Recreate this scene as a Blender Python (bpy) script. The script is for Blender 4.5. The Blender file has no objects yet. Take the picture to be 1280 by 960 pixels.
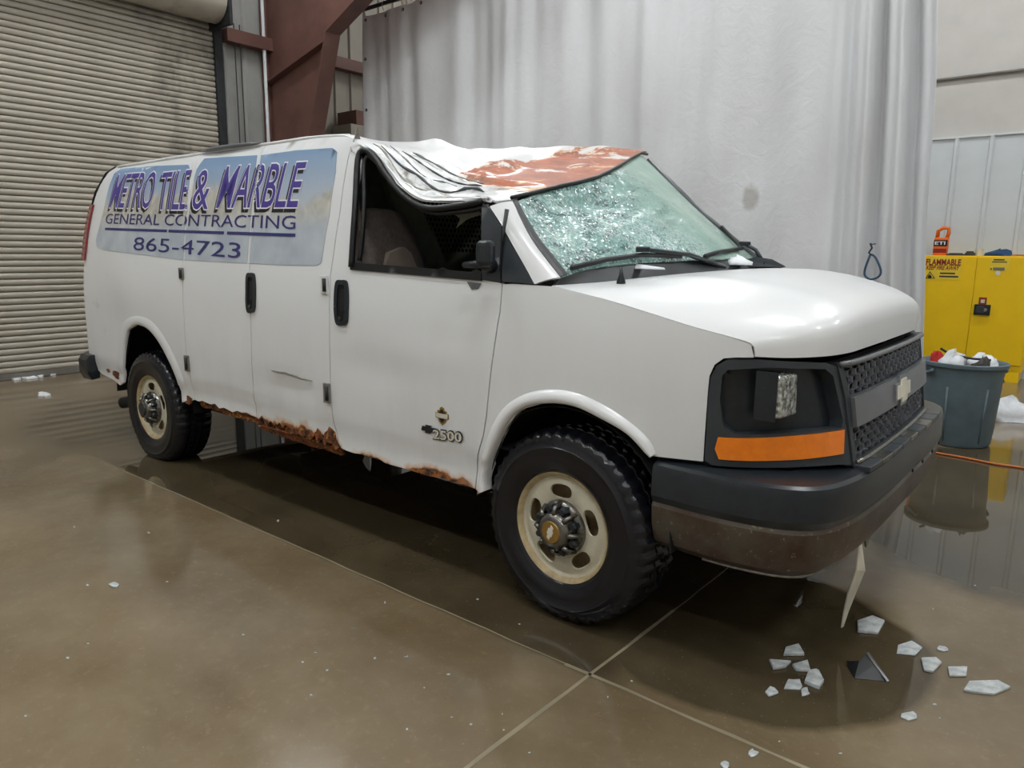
import bpy, bmesh, math, random
import numpy as np
from mathutils import Vector, Matrix
from mathutils.geometry import delaunay_2d_cdt
random.seed(7); rng = np.random.RandomState(7)
sc = bpy.context.scene
C = sc.collection
PI = math.pi

# ------------------------------------------------------------------ camera
CAM = np.array([1.5172, -3.1533, 1.4244]); YAW, PITCH, ROLL, FPX = 2.25483, -0.180385, 0.010815, 904.27
_f = np.array([math.cos(PITCH)*math.cos(YAW), math.cos(PITCH)*math.sin(YAW), math.sin(PITCH)])
_r0 = np.array([math.sin(YAW), -math.cos(YAW), 0.0]); _u0 = np.cross(_r0, _f)
_r = math.cos(ROLL)*_r0 + math.sin(ROLL)*_u0; _u = -math.sin(ROLL)*_r0 + math.cos(ROLL)*_u0
cd = bpy.data.cameras.new('camera'); cam = bpy.data.objects.new('camera', cd); C.objects.link(cam)
cd.sensor_width = 36; cd.lens = FPX/1280*36; cd.clip_end = 100; cd.clip_start = .05
m = Matrix.Identity(4)
for i in range(3):
    m[i][0] = _r[i]; m[i][1] = _u[i]; m[i][2] = -_f[i]; m[i][3] = CAM[i]
cam.matrix_world = m
sc.camera = cam
w = bpy.data.worlds.new('world'); sc.world = w; w.use_nodes = True
w.node_tree.nodes['Background'].inputs[0].default_value = (.8, .88, 1, 1); w.node_tree.nodes['Background'].inputs[1].default_value = .25
sc.view_settings.view_transform = 'Standard'; sc.view_settings.look = 'None'; sc.view_settings.gamma = 1; sc.view_settings.use_curve_mapping = False
sc.view_settings.exposure = 0.0
LAMP = 50.0          # strength of the ceiling lamps' diffusers

def back(px, axis, val):
    d = _f + _r*(px[0]-640)/FPX - _u*(px[1]-480)/FPX
    return CAM + (val-CAM[axis])/d[axis]*d

# ------------------------------------------------------------------ materials
def rgb(h):
    return tuple(((int(h[i:i+2], 16)/255+.055)/1.055)**2.4 if int(h[i:i+2], 16) > 10 else int(h[i:i+2], 16)/255/12.92 for i in (0, 2, 4))
class Nodes:
    def __init__(s, name):
        s.m = bpy.data.materials.new(name); s.m.use_nodes = True
        s.t = s.m.node_tree; s.b = s.t.nodes['Principled BSDF']; s._pos = None
    def n(s, kind, **kw):
        o = s.t.nodes.new(kind)
        for k, v in kw.items(): setattr(o, k, v)
        return o
    def put(s, sock, v):
        if isinstance(v, bpy.types.NodeSocket): s.t.links.new(v, sock)
        elif isinstance(v, (tuple, list)) and len(v) == 3 and sock.type == 'RGBA': sock.default_value = (*v, 1)
        else: sock.default_value = v
    def set(s, **kw):
        al = dict(color='Base Color', rough='Roughness', metal='Metallic', alpha='Alpha', coat='Coat Weight', coatr='Coat Roughness', normal='Normal', trans='Transmission Weight', ior='IOR', spec='Specular IOR Level', emit='Emission Color', emits='Emission Strength')
        for k, v in kw.items(): s.put(s.b.inputs[al[k]], v)
        return s
    def pos(s):
        if s._pos is None:
            s._pos = s.n('ShaderNodeTexCoord').outputs['Object']
        return s._pos
    def xyz(s):
        o = s.n('ShaderNodeSeparateXYZ'); s.put(o.inputs[0], s.pos()); return o.outputs
    def math(s, op, a, b=0.0, c=None, clamp=False):
        o = s.n('ShaderNodeMath', operation=op, use_clamp=clamp); s.put(o.inputs[0], a); s.put(o.inputs[1], b)
        if c is not None: s.put(o.inputs[2], c)
        return o.outputs[0]
    def noise(s, scale, detail=4, rough=.55, dist=0, stretch=None, off=(0, 0, 0)):
        o = s.n('ShaderNodeTexNoise'); v = s.pos()
        if stretch or off != (0, 0, 0):
            mp = s.n('ShaderNodeMapping'); mp.inputs['Scale'].default_value = stretch or (1, 1, 1); mp.inputs['Location'].default_value = off
            s.put(mp.inputs[0], v); v = mp.outputs[0]
        s.put(o.inputs['Vector'], v); o.inputs['Scale'].default_value = scale; o.inputs['Detail'].default_value = detail
        o.inputs['Roughness'].default_value = rough; o.inputs['Distortion'].default_value = dist
        return o.outputs[0]
    def voronoi(s, scale, feature='F1', out=0, rnd=1):
        o = s.n('ShaderNodeTexVoronoi', feature=feature); s.put(o.inputs['Vector'], s.pos()); o.inputs['Scale'].default_value = scale
        o.inputs['Randomness'].default_value = rnd
        return o.outputs[out]
    def ramp(s, v, a, b):       # linear 0..1 between a and b
        o = s.n('ShaderNodeMapRange'); o.clamp = True
        s.put(o.inputs['Value'], v); o.inputs['From Min'].default_value = a; o.inputs['From Max'].default_value = b
        return o.outputs[0]
    def mix(s, f, a, b):
        o = s.n('ShaderNodeMix', data_type='RGBA'); s.put(o.inputs[0], f); s.put(o.inputs[6], a); s.put(o.inputs[7], b); return o.outputs[2]
    def mixf(s, f, a, b):
        o = s.n('ShaderNodeMix', data_type='FLOAT'); s.put(o.inputs[0], f); s.put(o.inputs[2], a); s.put(o.inputs[3], b); return o.outputs[0]
    def bump(s, h, strength=.3, dist=.01):
        o = s.n('ShaderNodeBump'); s.put(o.inputs['Height'], h); o.inputs['Strength'].default_value = strength; o.inputs['Distance'].default_value = dist
        return o.outputs[0]

def plain(name, col, rough=.5, metal=0, var=.12, scale=12, bump=0, **kw):
    s = Nodes(name)
    if isinstance(col, str): col = rgb(col)
    nz = s.noise(scale, 5)
    dark = tuple(c*(1-var) for c in col); lite = tuple(min(1, c*(1+var)) for c in col)
    s.set(color=s.mix(s.ramp(nz, .3, .7), dark, lite), rough=rough, metal=metal, **kw)
    if bump: s.set(normal=s.bump(s.noise(scale*6, 3), bump, .004))
    return s.m
MT = {}
def paint_mat():
    s = Nodes('white_van_paint'); x, y, z = s.xyz()
    white = (.80, .81, .815)
    grime = s.math('MULTIPLY', s.ramp(s.noise(2.2, 8, .62, stretch=(1, 1, .35)), .42, .75), s.ramp(z, 1.25, .35))
    scuff = s.math('MULTIPLY', s.ramp(s.noise(3.1, 9, .7, off=(3, 1, 0)), .60, .72), s.ramp(x, -3.3, -4.4))
    col = s.mix(s.math('MULTIPLY', grime, .30), white, rgb('8d887c'))
    col = s.mix(s.math('MULTIPLY', scuff, .5), col, rgb('8b8f92'))
    # rust creeping up from the lower door edges and wheel arch ends
    n1 = s.noise(14, 8, .65); lim = s.math('ADD', s.math('MULTIPLY', s.noise(5, 3), .16), .352)
    up = s.math('MULTIPLY_ADD', n1, .05, lim)
    e1 = s.math('SUBTRACT', up, z)
    inx = s.math('MULTIPLY', s.ramp(x, -3.05, -2.9), s.ramp(x, -.25, -.55))
    inx2 = s.math('MULTIPLY', s.ramp(x, -4.15, -4.1), s.ramp(x, -3.7, -3.75))
    hot = s.math('MULTIPLY', s.ramp(x, -2.35, -1.9), s.ramp(x, -1.32, -1.42))
    e2 = s.math('ADD', e1, s.math('MULTIPLY', hot, .055))
    reg = s.math('MAXIMUM', inx, inx2)
    stain = s.math('MULTIPLY', s.ramp(e2, -.02, .012), reg)
    rust = s.math('MULTIPLY', s.ramp(e2, .002, .014), reg)
    col = s.mix(s.math('MULTIPLY', stain, .75), col, rgb('c98a35'))
    col = s.mix(rust, col, s.mix(s.ramp(s.noise(40, 5), .4, .6), rgb('2e1c10'), rgb('9a5a22')))
    s.set(color=col, rough=s.mixf(rust, .28, .85), coat=.35, coatr=.08)
    return s.m
def roof_mat():
    s = Nodes('peeled_roof_paint'); x, y, z = s.xyz()
    # primer showing where the paint has flaked off the front of the roof
    fx = s.math('MULTIPLY', s.ramp(x, -1.12, -.95), 1.0)
    fy = s.ramp(y, -.72, -.5)
    nz = s.noise(3.6, 8, .66, .6, off=(2.3, .7, 0)); bias = s.math('MULTIPLY', s.math('MULTIPLY', fx, fy), .40)
    hdr = s.math('MULTIPLY', s.ramp(s.math('MULTIPLY_ADD', y, -.27, x), -.75, -.56), .14)
    f = s.math('ADD', s.math('ADD', nz, bias), hdr)
    prim = s.ramp(f, .805, .83); edge = s.ramp(f, .74, .82)
    brown = s.mix(s.ramp(s.noise(9, 6, .6), .35, .65), rgb('8f4a2c'), rgb('b5623a'))
    col = s.mix(s.math('MULTIPLY', edge, .45), (.80, .81, .815), rgb('d59a52'))
    pale = s.ramp(s.noise(7, 9, .7, 1.0, stretch=(1, .45, 1)), .56, .62)
    col = s.mix(prim, col, s.mix(s.math('MULTIPLY', pale, .8), brown, rgb('e9c79b')))
    # bare and grimy metal along the crumpled folds over the passenger window
    fold = s.math('MULTIPLY', s.math('MULTIPLY', s.ramp(y, -.50, -.62), s.ramp(x, -1.36, -1.22)), s.ramp(x, -.50, -.60))
    fold = s.math('MULTIPLY', fold, s.ramp(s.noise(6, 7, .65, .8, stretch=(.45, 2.6, 1), off=(0, 3, 0)), .50, .60))
    col = s.mix(s.math('MULTIPLY', fold, .8), col, rgb('7d7a6b'))
    s.set(color=col, rough=s.mixf(prim, .3, .55), coat=.3, coatr=.1)
    return s.m
def glass_mat():
    s = Nodes('shattered_windshield_glass'); x, y, z = s.xyz()
    near = s.ramp(s.math('ADD', y, s.math('MULTIPLY', s.noise(3, 3), .5)), .70, .10)   # the struck half, crazed white
    cells = s.voronoi(120, 'F1', 1); ch = s.n('ShaderNodeSeparateColor'); s.put(ch.inputs[0], cells)
    zone = s.ramp(s.noise(4.5, 8, .7, .8), .36, .62)
    craze = s.math('MULTIPLY', s.ramp(ch.outputs[0], .3, .95), zone)
    base = s.mix(s.ramp(s.noise(3, 5, .6, 1.0), .3, .7), rgb('93b5a8'), rgb('b6cfc3'))
    teal = s.mix(s.ramp(s.noise(6, 7, .7, 1.2), .35, .65), rgb('5f9490'), rgb('9cc4bb'))
    base = s.mix(near, base, teal)
    col = s.mix(s.math('MULTIPLY', craze, near), base, (.88, .95, .93))
    dark = s.math('MULTIPLY', s.math('MULTIPLY', s.ramp(s.noise(4.2, 9, .75, 1.2, stretch=(1, .7, 1.4), off=(1, 4, 0)), .50, .60), near), s.ramp(ch.outputs[1], .25, .6))
    lines = s.math('MULTIPLY', s.ramp(s.noise(2.2, 9, .8, 2.0, stretch=(1, 3, .7), off=(3, 2, 5)), .60, .64), .55)
    dark = s.math('MAXIMUM', dark, s.math('MULTIPLY', lines, s.ramp(ch.outputs[1], .2, .5)))
    col = s.mix(s.math('MULTIPLY', dark, .9), col, rgb('223f42'))
    alpha = s.math('SUBTRACT', .82, s.math('MULTIPLY', dark, .25))
    # every crazed fragment is tilted its own way
    gi = s.n('ShaderNodeNewGeometry'); sub = s.n('ShaderNodeVectorMath', operation='SUBTRACT'); s.put(sub.inputs[0], cells); sub.inputs[1].default_value = (.5, .5, .5)
    amt = s.math('MULTIPLY_ADD', near, .34, .05)
    scl = s.n('ShaderNodeVectorMath', operation='SCALE'); s.put(scl.inputs[0], sub.outputs[0]); s.put(scl.inputs['Scale'], amt)
    add = s.n('ShaderNodeVectorMath', operation='ADD'); s.put(add.inputs[0], gi.outputs['Normal']); s.put(add.inputs[1], scl.outputs[0])
    nrm = s.n('ShaderNodeVectorMath', operation='NORMALIZE'); s.put(nrm.inputs[0], add.outputs[0])
    s.set(color=col, rough=.17, alpha=alpha, normal=nrm.outputs[0])
    return s.m
def floor_mat():
    s = Nodes('wet_concrete'); x, y, z = s.xyz()
    wob = s.math('MULTIPLY', s.math('SUBTRACT', s.noise(1.6, 4, .5), .5), .30)
    def ell(cx, cy, a, b, soft=.06):
        dx = s.math('MULTIPLY', s.math('SUBTRACT', x, cx), 1/a); dy = s.math('MULTIPLY', s.math('SUBTRACT', y, cy), 1/b)
        d = s.math('SQRT', s.math('ADD', s.math('MULTIPLY', dx, dx), s.math('MULTIPLY', dy, dy)))
        return s.ramp(s.math('ADD', d, wob), 1, 1-soft)
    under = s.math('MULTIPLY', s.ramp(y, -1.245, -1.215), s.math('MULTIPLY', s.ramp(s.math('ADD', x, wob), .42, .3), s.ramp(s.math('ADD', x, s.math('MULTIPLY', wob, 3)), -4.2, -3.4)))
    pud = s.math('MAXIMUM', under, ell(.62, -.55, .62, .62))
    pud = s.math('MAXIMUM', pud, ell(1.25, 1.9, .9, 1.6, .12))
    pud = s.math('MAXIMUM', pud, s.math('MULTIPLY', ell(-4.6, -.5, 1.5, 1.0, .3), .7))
    damp = s.ramp(s.noise(.75, 6, .6, .6), .40, .60)
    dry = s.mix(s.ramp(s.noise(1.4, 9, .62), .3, .7), rgb('6d5c43'), rgb('877962'))
    dry = s.mix(s.math('MULTIPLY', s.ramp(s.noise(26, 6, .7), .55, .8), .35), dry, rgb('a0957f'))
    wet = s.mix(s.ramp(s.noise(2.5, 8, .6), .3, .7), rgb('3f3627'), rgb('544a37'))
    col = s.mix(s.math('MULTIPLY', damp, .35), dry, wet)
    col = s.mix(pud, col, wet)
    speck = s.ramp(s.noise(120, 2, .5), .70, .74)
    col = s.mix(s.math('MULTIPLY', speck, .35), col, rgb('b7ad9c'))
    rough = s.mixf(pud, s.mixf(damp, .14, .045), .025)
    bm = s.math('MULTIPLY', s.noise(60, 6, .6), s.math('SUBTRACT', 1, pud))
    s.set(color=col, rough=rough, ior=1.5, normal=s.bump(bm, .045, .004))
    return s.m
def rust_mat():
    s = Nodes('flaking_rust')
    c = s.mix(s.ramp(s.noise(22, 8, .7), .38, .6), rgb('2a1a12'), rgb('8a4a1c'))
    c = s.mix(s.ramp(s.noise(35, 6, .7, off=(5, 0, 0)), .55, .65), c, rgb('c98d3c'))
    s.set(color=c, rough=.9, normal=s.bump(s.noise(60, 4), .8, .01)); return s.m
def banner_mat():
    s = Nodes('printed_vinyl_banner'); x, y, z = s.xyz()
    sky = s.mix(s.ramp(z, 1.60, 1.92), rgb('c3c9cf'), rgb('7f9cbd'))
    hill = s.math('ADD', s.math('MULTIPLY', s.noise(1.7, 5, .55, stretch=(1, 1, .3)), .75), s.math('MULTIPLY', z, -1))
    hills = s.ramp(hill, -1.42, -1.36)
    rock = s.mix(s.ramp(s.noise(11, 6, .6, .8), .35, .65), rgb('a9a69c'), rgb('cfccc2'))
    fog = s.mix(s.ramp(s.noise(5, 5), .35, .7), rgb('aab4bf'), rgb('c7ced4'))
    col = s.mix(hills, sky, rock); col = s.mix(s.ramp(z, 1.64, 1.52), col, fog)
    s.set(color=col, rough=.35); return s.m
def bumper_mat():
    s = Nodes('dirty_bumper_metal')
    c = s.mix(s.ramp(s.noise(5, 8, .65), .4, .62), rgb('5b554b'), rgb('47332a'))
    c = s.mix(s.ramp(s.noise(45, 4, .6), .62, .7), c, rgb('847a6a'))
    s.set(color=c, rough=.33, metal=.3); return s.m
MT['paint'] = paint_mat(); MT['roof'] = roof_mat(); MT['glass'] = glass_mat(); MT['floor'] = floor_mat(); MT['rust'] = rust_mat()
MT['banner'] = banner_mat(); MT['bumper'] = bumper_mat()
MT['black'] = plain('black_plastic', '23282d', .28, var=.25, scale=20)
MT['rubber'] = plain('black_rubber', '0e0f12', .42, var=.25, scale=30)
MT['tyre'] = plain('wet_tyre_rubber', '15161c', .2, var=.3, scale=14, bump=.15)
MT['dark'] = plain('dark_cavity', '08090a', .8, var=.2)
MT['charcoal'] = plain('charcoal_plastic', '363b40', .34, var=.2, scale=9)
MT['greybar'] = plain('grey_grille_bar', '6b6d70', .3, .2, var=.12, scale=6)
MT['chrome'] = plain('worn_chrome', 'b8b6b0', .22, .9, var=.15, scale=25)
MT['dirtychrome'] = plain('dirty_chrome', '7b7973', .25, .85, var=.35, scale=30)
MT['orange'] = plain('amber_lens', 'ff8410', .18, var=.12, scale=30, coat=.8, coatr=.03)
MT['red'] = plain('red_lens', '8f1418', .2, var=.15, coat=.6)
MT['gold'] = plain('gold_badge', '9b7a3c', .35, .4)
MT['cream'] = plain('cream_badge', 'd8d3c2', .4)
MT['rim'] = plain('cream_wheel_enamel', 'c9c3ae', .35, var=.12, scale=16)
MT['rimrust'] = plain('stained_wheel_lip', 'b5a27c', .45, var=.3, scale=22)
MT['purple'] = plain('purple_print', '4a3d8f', .4, var=.06)
MT['navy'] = plain('navy_print', '34336f', .4, var=.06)
MT['printblack'] = plain('black_print', '15131c', .4)
MT['printwhite'] = plain('white_print', 'e9e9ee', .4, var=.03)
MT['seat'] = plain('taupe_seat_cloth', '7d726c', .9, var=.2, scale=40, bump=.3)
MT['seatlite'] = plain('beige_trim', 'b9aa9c', .7, var=.1)
MT['partition'] = plain('olive_grey_partition', '767a68', .5, var=.2)
MT['cabin'] = plain('cabin_plastic', '4a4e50', .7, var=.2)
MT['steel'] = plain('galvanised_hinge', '8b8880', .45, .5, var=.3, scale=40)
MT['mesh'] = plain('grille_mesh_plastic', '5c6068', .2, .4, var=.2)
MT['snow'] = plain('packed_snow', 'eef2f5', .55, var=.04, scale=30, bump=.6)
def ice_mat():
    s = Nodes('cloudy_ice'); s.set(color=s.mix(s.ramp(s.noise(30, 5), .35, .65), rgb('b9bfc0'), rgb('e6eaea')), rough=.18, trans=.25, ior=1.31, normal=s.bump(s.noise(50, 4), .5, .01)); return s.m
MT['ice'] = ice_mat()
def lamp_glass():
    s = Nodes('headlamp_glass'); s.set(color=s.mix(s.ramp(s.noise(30, 6, .7), .4, .62), rgb('6e736f'), rgb('d8dad2')), rough=.1, metal=.35, coat=1, normal=s.bump(s.voronoi(60), .6, .01)); return s.m
MT['lampglass'] = lamp_glass()

# ------------------------------------------------------------------ mesh helpers
def link(o, parent=None):
    C.objects.link(o)
    if parent is not None: o.parent = parent
    return o
def mesh(name, verts, faces, mat, parent=None, smooth=False, outward=None, solid=0, bevel=0, auto=None):
    me = bpy.data.meshes.new(name); me.from_pydata([tuple(map(float, v)) for v in verts], [], [tuple(map(int, f)) for f in faces]); me.update()
    if outward is not None:
        nn = Vector((0, 0, 0))
        for p in me.polygons: nn += p.normal*p.area
        if nn.dot(Vector(outward)) < 0: me.flip_normals()
    if smooth:
        me.polygons.foreach_set('use_smooth', [True]*len(me.polygons))
    if mat is not None: me.materials.append(MT[mat] if isinstance(mat, str) else mat)
    if smooth and auto is not None: me.set_sharp_from_angle(angle=math.radians(auto))
    o = link(bpy.data.objects.new(name, me), parent)
    if solid:
        md = o.modifiers.new('thickness', 'SOLIDIFY'); md.thickness = solid; md.offset = -1
        if smooth: md = o.modifiers.new('split', 'EDGE_SPLIT'); md.split_angle = math.radians(55)
    if bevel:
        md = o.modifiers.new('bevel', 'BEVEL'); md.width = bevel; md.segments = 2; md.limit_method = 'ANGLE'
    return o
def thing(name, label, cat, loc=(0, 0, 0), rotz=0, group=None):
    o = bpy.data.objects.new(name, None); C.objects.link(o); o.location = loc; o.rotation_euler = (0, 0, rotz); o.empty_display_size = .1
    return tag(o, label, cat, group)
def tag(o, label, cat, group=None):
    o['label'] = label; o['category'] = cat
    if group: o['group'] = group
    return o
def struct(o): o['kind'] = 'structure'; return o
def dup(root, loc=None, rotz=None, label=None):
    r = root.copy(); C.objects.link(r)
    if loc is not None: r.location = loc
    if rotz is not None: r.rotation_euler = (0, 0, rotz)
    if label: r['label'] = label
    for ch in list(root.children):
        c = ch.copy(); C.objects.link(c); c.parent = r
        for g in list(ch.children):
            d = g.copy(); C.objects.link(d); d.parent = c
    return r
class MB:
    def __init__(s): s.v = []; s.f = []
    def add(s, v, f):
        k = len(s.v); s.v += [tuple(p) for p in v]; s.f += [tuple(i+k for i in q) for q in f]; return s
    def box(s, a, b):
        (x0, y0, z0), (x1, y1, z1) = a, b
        return s.add([(x0, y0, z0), (x1, y0, z0), (x1, y1, z0), (x0, y1, z0), (x0, y0, z1), (x1, y0, z1), (x1, y1, z1), (x0, y1, z1)],
              [(3, 2, 1, 0), (4, 5, 6, 7), (0, 1, 5, 4), (1, 2, 6, 5), (2, 3, 7, 6), (3, 0, 4, 7)])
    def tube(s, pts, r, n=8, caps=True):
        pts = [Vector(p) for p in pts]; rr = r if isinstance(r, (list, tuple)) else [r]*len(pts)
        V = []; F = []; up = None
        for i, p in enumerate(pts):
            d = (pts[min(i+1, len(pts)-1)]-pts[max(i-1, 0)]).normalized()
            if up is None: up = Vector((0, 0, 1)) if abs(d.z) < .9 else Vector((1, 0, 0))
            a = d.cross(up).normalized(); up = a.cross(d).normalized()
            for k in range(n):
                t = 2*PI*k/n; V.append(p+(a*math.cos(t)+up*math.sin(t))*rr[i])
        for i in range(len(pts)-1):
            for k in range(n):
                F.append((i*n+k, i*n+(k+1) % n, (i+1)*n+(k+1) % n, (i+1)*n+k))
        if caps: F += [tuple(reversed(range(n))), tuple(range((len(pts)-1)*n, len(pts)*n))]
        return s.add(V, F)
    def lathe(s, prof, n=48, axis='z', o=(0, 0, 0), close=False):   # prof: (radius, height)
        V = []; F = []
        for (r, h) in prof:
            for k in range(n):
                t = 2*PI*k/n; a, b = r*math.cos(t), r*math.sin(t)
                V.append({'z': (o[0]+a, o[1]+b, o[2]+h), 'y': (o[0]+a, o[1]+h, o[2]+b), 'x': (o[0]+h, o[1]+a, o[2]+b)}[axis])
        m_ = len(prof)
        for i in range(m_-1):
            for k in range(n): F.append((i*n+k, i*n+(k+1) % n, (i+1)*n+(k+1) % n, (i+1)*n+k))
        return s.add(V, F)
    def build(s, name, mat, parent=None, **kw): return mesh(name, s.v, s.f, mat, parent, **kw)
def box_obj(name, a, b, mat, parent=None, bevel=.004): return MB().box(a, b).build(name, mat, parent, bevel=bevel)

def pip(poly, pts):
    poly = np.asarray(poly, float); pts = np.asarray(pts, float); ins = np.zeros(len(pts), bool)
    x, y = pts[:, 0], pts[:, 1]; n = len(poly)
    for i in range(n):
        x0, y0 = poly[i]; x1, y1 = poly[(i+1) % n]
        if y0 == y1: continue
        c = ((y0 > y) != (y1 > y)) & (x < (x1-x0)*(y-y0)/(y1-y0)+x0); ins ^= c
    return ins
def resample(poly, step):
    out = []; n = len(poly)
    for i in range(n):
        a = np.array(poly[i], float); b = np.array(poly[(i+1) % n], float); k = max(1, int(math.ceil(np.linalg.norm(b-a)/step)))
        out += [a+(b-a)*j/k for j in range(k)]
    return np.array(out)
def spline(pts, n=8, closed=False):
    P = [np.array(p, float) for p in pts]; out = []; N = len(P)
    for i in range(N if closed else N-1):
        p0 = P[(i-1) % N] if closed or i > 0 else 2*P[0]-P[1]; p1 = P[i]; p2 = P[(i+1) % N]
        p3 = P[(i+2) % N] if closed or i+2 < N else 2*P[-1]-P[-2]
        for k in range(n):
            t = k/n; out.append(.5*((2*p1)+(-p0+p2)*t+(2*p0-5*p1+4*p2-p3)*t*t+(-p0+3*p1-3*p2+p3)*t**3))
    if not closed: out.append(P[-1])
    return out
def inset(poly, d):
    P = np.asarray(poly, float); n = len(P)
    area = .5*np.sum(P[:, 0]*np.roll(P[:, 1], -1)-np.roll(P[:, 0], -1)*P[:, 1]); sg = 1 if area > 0 else -1
    out = []
    for i in range(n):
        a, b, c = P[i-1], P[i], P[(i+1) % n]
        e0 = b-a; e1 = c-b; e0 = e0/(np.linalg.norm(e0)+1e-9); e1 = e1/(np.linalg.norm(e1)+1e-9)
        nn = np.array([-(e0+e1)[1], (e0+e1)[0]])*sg; l = np.linalg.norm(nn)
        nn = nn/l if l > 1e-6 else np.array([0, 0]); k = max(.4, abs(nn@np.array([-e0[1], e0[0]])))
        out.append(b+nn*d/k)
    return np.array(out)
def cdt(outer, holes=(), step=.05, inner=True):
    loops = [resample(outer, step)]+[resample(h, step) for h in holes]
    V = []; E_ = []
    for L in loops:
        k = len(V); V += list(L); E_ += [(k+i, k+(i+1) % len(L)) for i in range(len(L))]
    if inner:
        lo = loops[0].min(0); hi = loops[0].max(0)
        gx = np.arange(lo[0]+step*.5, hi[0], step); gy = np.arange(lo[1]+step*.5, hi[1], step*.87)
        g = np.array([(a+(step/2 if j % 2 else 0), b) for j, b in enumerate(gy) for a in gx])
        if len(g):
            ok = pip(loops[0], g)
            for h in loops[1:]: ok &= ~pip(h, g)
            g = g[ok]; B = np.array(V)
            if len(g):
                dmin = np.array([np.min(np.sum((B-q)**2, 1)) for q in g]); g = g[dmin > (step*.45)**2]
                V += list(g)
    r = delaunay_2d_cdt([Vector(v) for v in V], E_, [], 0, 1e-6)
    v2 = np.array([tuple(v) for v in r[0]]); f = [tuple(t) for t in r[2]]
    cen = np.array([v2[list(t)].mean(0) for t in f]); ok = pip(loops[0], cen)
    for h in loops[1:]: ok &= ~pip(h, cen)
    return v2, [t for t, k in zip(f, ok) if k]
def panel(name, fn, outer, mat, parent, holes=(), step=.05, outward=(0, -1, 0), solid=.012, gap=0, off=0, inner=True):
    if gap: outer = inset(resample(outer, step), gap)
    v2, f = cdt(outer, holes, step, inner)
    used = sorted({i for t in f for i in t}); mp = {a: b for b, a in enumerate(used)}
    V = [fn(*v2[i]) for i in used]; F = [tuple(mp[i] for i in t) for t in f]
    if off:
        o_ = np.array(outward, float); V = [np.array(v)+o_*off for v in V]
    return mesh(name, V, F, mat, parent, smooth=True, outward=outward, solid=solid)
def grid(name, fn, nu, nv, mat, parent, outward, solid=0, smooth=True):
    V = [fn(i/nu, j/nv) for j in range(nv+1) for i in range(nu+1)]
    F = [(j*(nu+1)+i, j*(nu+1)+i+1, (j+1)*(nu+1)+i+1, (j+1)*(nu+1)+i) for j in range(nv) for i in range(nu)]
    return mesh(name, V, F, mat, parent, smooth=smooth, outward=outward, solid=solid)
def polyfn(pts):
    P = [np.array(p, float) for p in pts]; L = [0]
    for a, b in zip(P, P[1:]): L.append(L[-1]+np.linalg.norm(b-a))
    L = np.array(L)/L[-1]; P = np.array(P)
    return lambda t: np.array([np.interp(t, L, P[:, k]) for k in range(P.shape[1])])
def smoothfn(pts, n=10): return polyfn(spline(pts, n))
def coons(c0, c1, d0, d1):      # c0,c1 along u at v=0,1 ; d0,d1 along v at u=0,1
    def f(u, v):
        a = (1-v)*c0(u)+v*c1(u); b = (1-u)*d0(v)+u*d1(v)
        c = (1-u)*(1-v)*c0(0)+u*(1-v)*c0(1)+(1-u)*v*c1(0)+u*v*c1(1)
        return a+b-c
    return f
def text2d(s, shear=0, offset=0, bold=False, spacing=1):
    cu = bpy.data.curves.new('t', 'FONT'); cu.body = s; cu.shear = shear; cu.offset = offset; cu.space_character = spacing; cu.resolution_u = 3
    o = bpy.data.objects.new('t', cu); C.objects.link(o)
    dg = bpy.context.evaluated_depsgraph_get(); me = bpy.data.meshes.new_from_object(o.evaluated_get(dg))
    bpy.data.objects.remove(o); bpy.data.curves.remove(cu)
    return me
def text_obj(name, s, fn, mat, parent, box=None, maxlen=.03, bands=(), **kw):
    """flat lettering mapped through fn(u,v) (0..1 over its own bounds) ; bands are slits cut out of it in u"""
    me = text2d(s, **kw); bm = bmesh.new(); bm.from_mesh(me); bpy.data.meshes.remove(me)
    bmesh.ops.triangulate(bm, faces=bm.faces)
    co = np.array([v.co[:2] for v in bm.verts]); lo, hi = (co.min(0), co.max(0)) if box is None else box
    for v in bm.verts: v.co = ((v.co.x-lo[0])/(hi[0]-lo[0]), (v.co.y-lo[1])/(hi[1]-lo[1]), 0)
    for it in range(3):
        es = [e for e in bm.edges if np.linalg.norm(np.array(fn(*e.verts[0].co[:2]))-np.array(fn(*e.verts[1].co[:2]))) > maxlen]
        if not es: break
        bmesh.ops.subdivide_edges(bm, edges=es, cuts=1); bmesh.ops.triangulate(bm, faces=bm.faces)
    for v in bm.verts: v.co = Vector(tuple(map(float, fn(v.co.x, v.co.y))))
    if bands:
        kill = [f for f in bm.faces if any(a < f.calc_center_median().x < b for a, b in bands)]
        bmesh.ops.delete(bm, geom=kill, context='FACES')
    m2 = bpy.data.meshes.new(name); bm.to_mesh(m2); bm.free(); m2.materials.append(MT[mat])
    return link(bpy.data.objects.new(name, m2), parent), (lo, hi)

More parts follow.
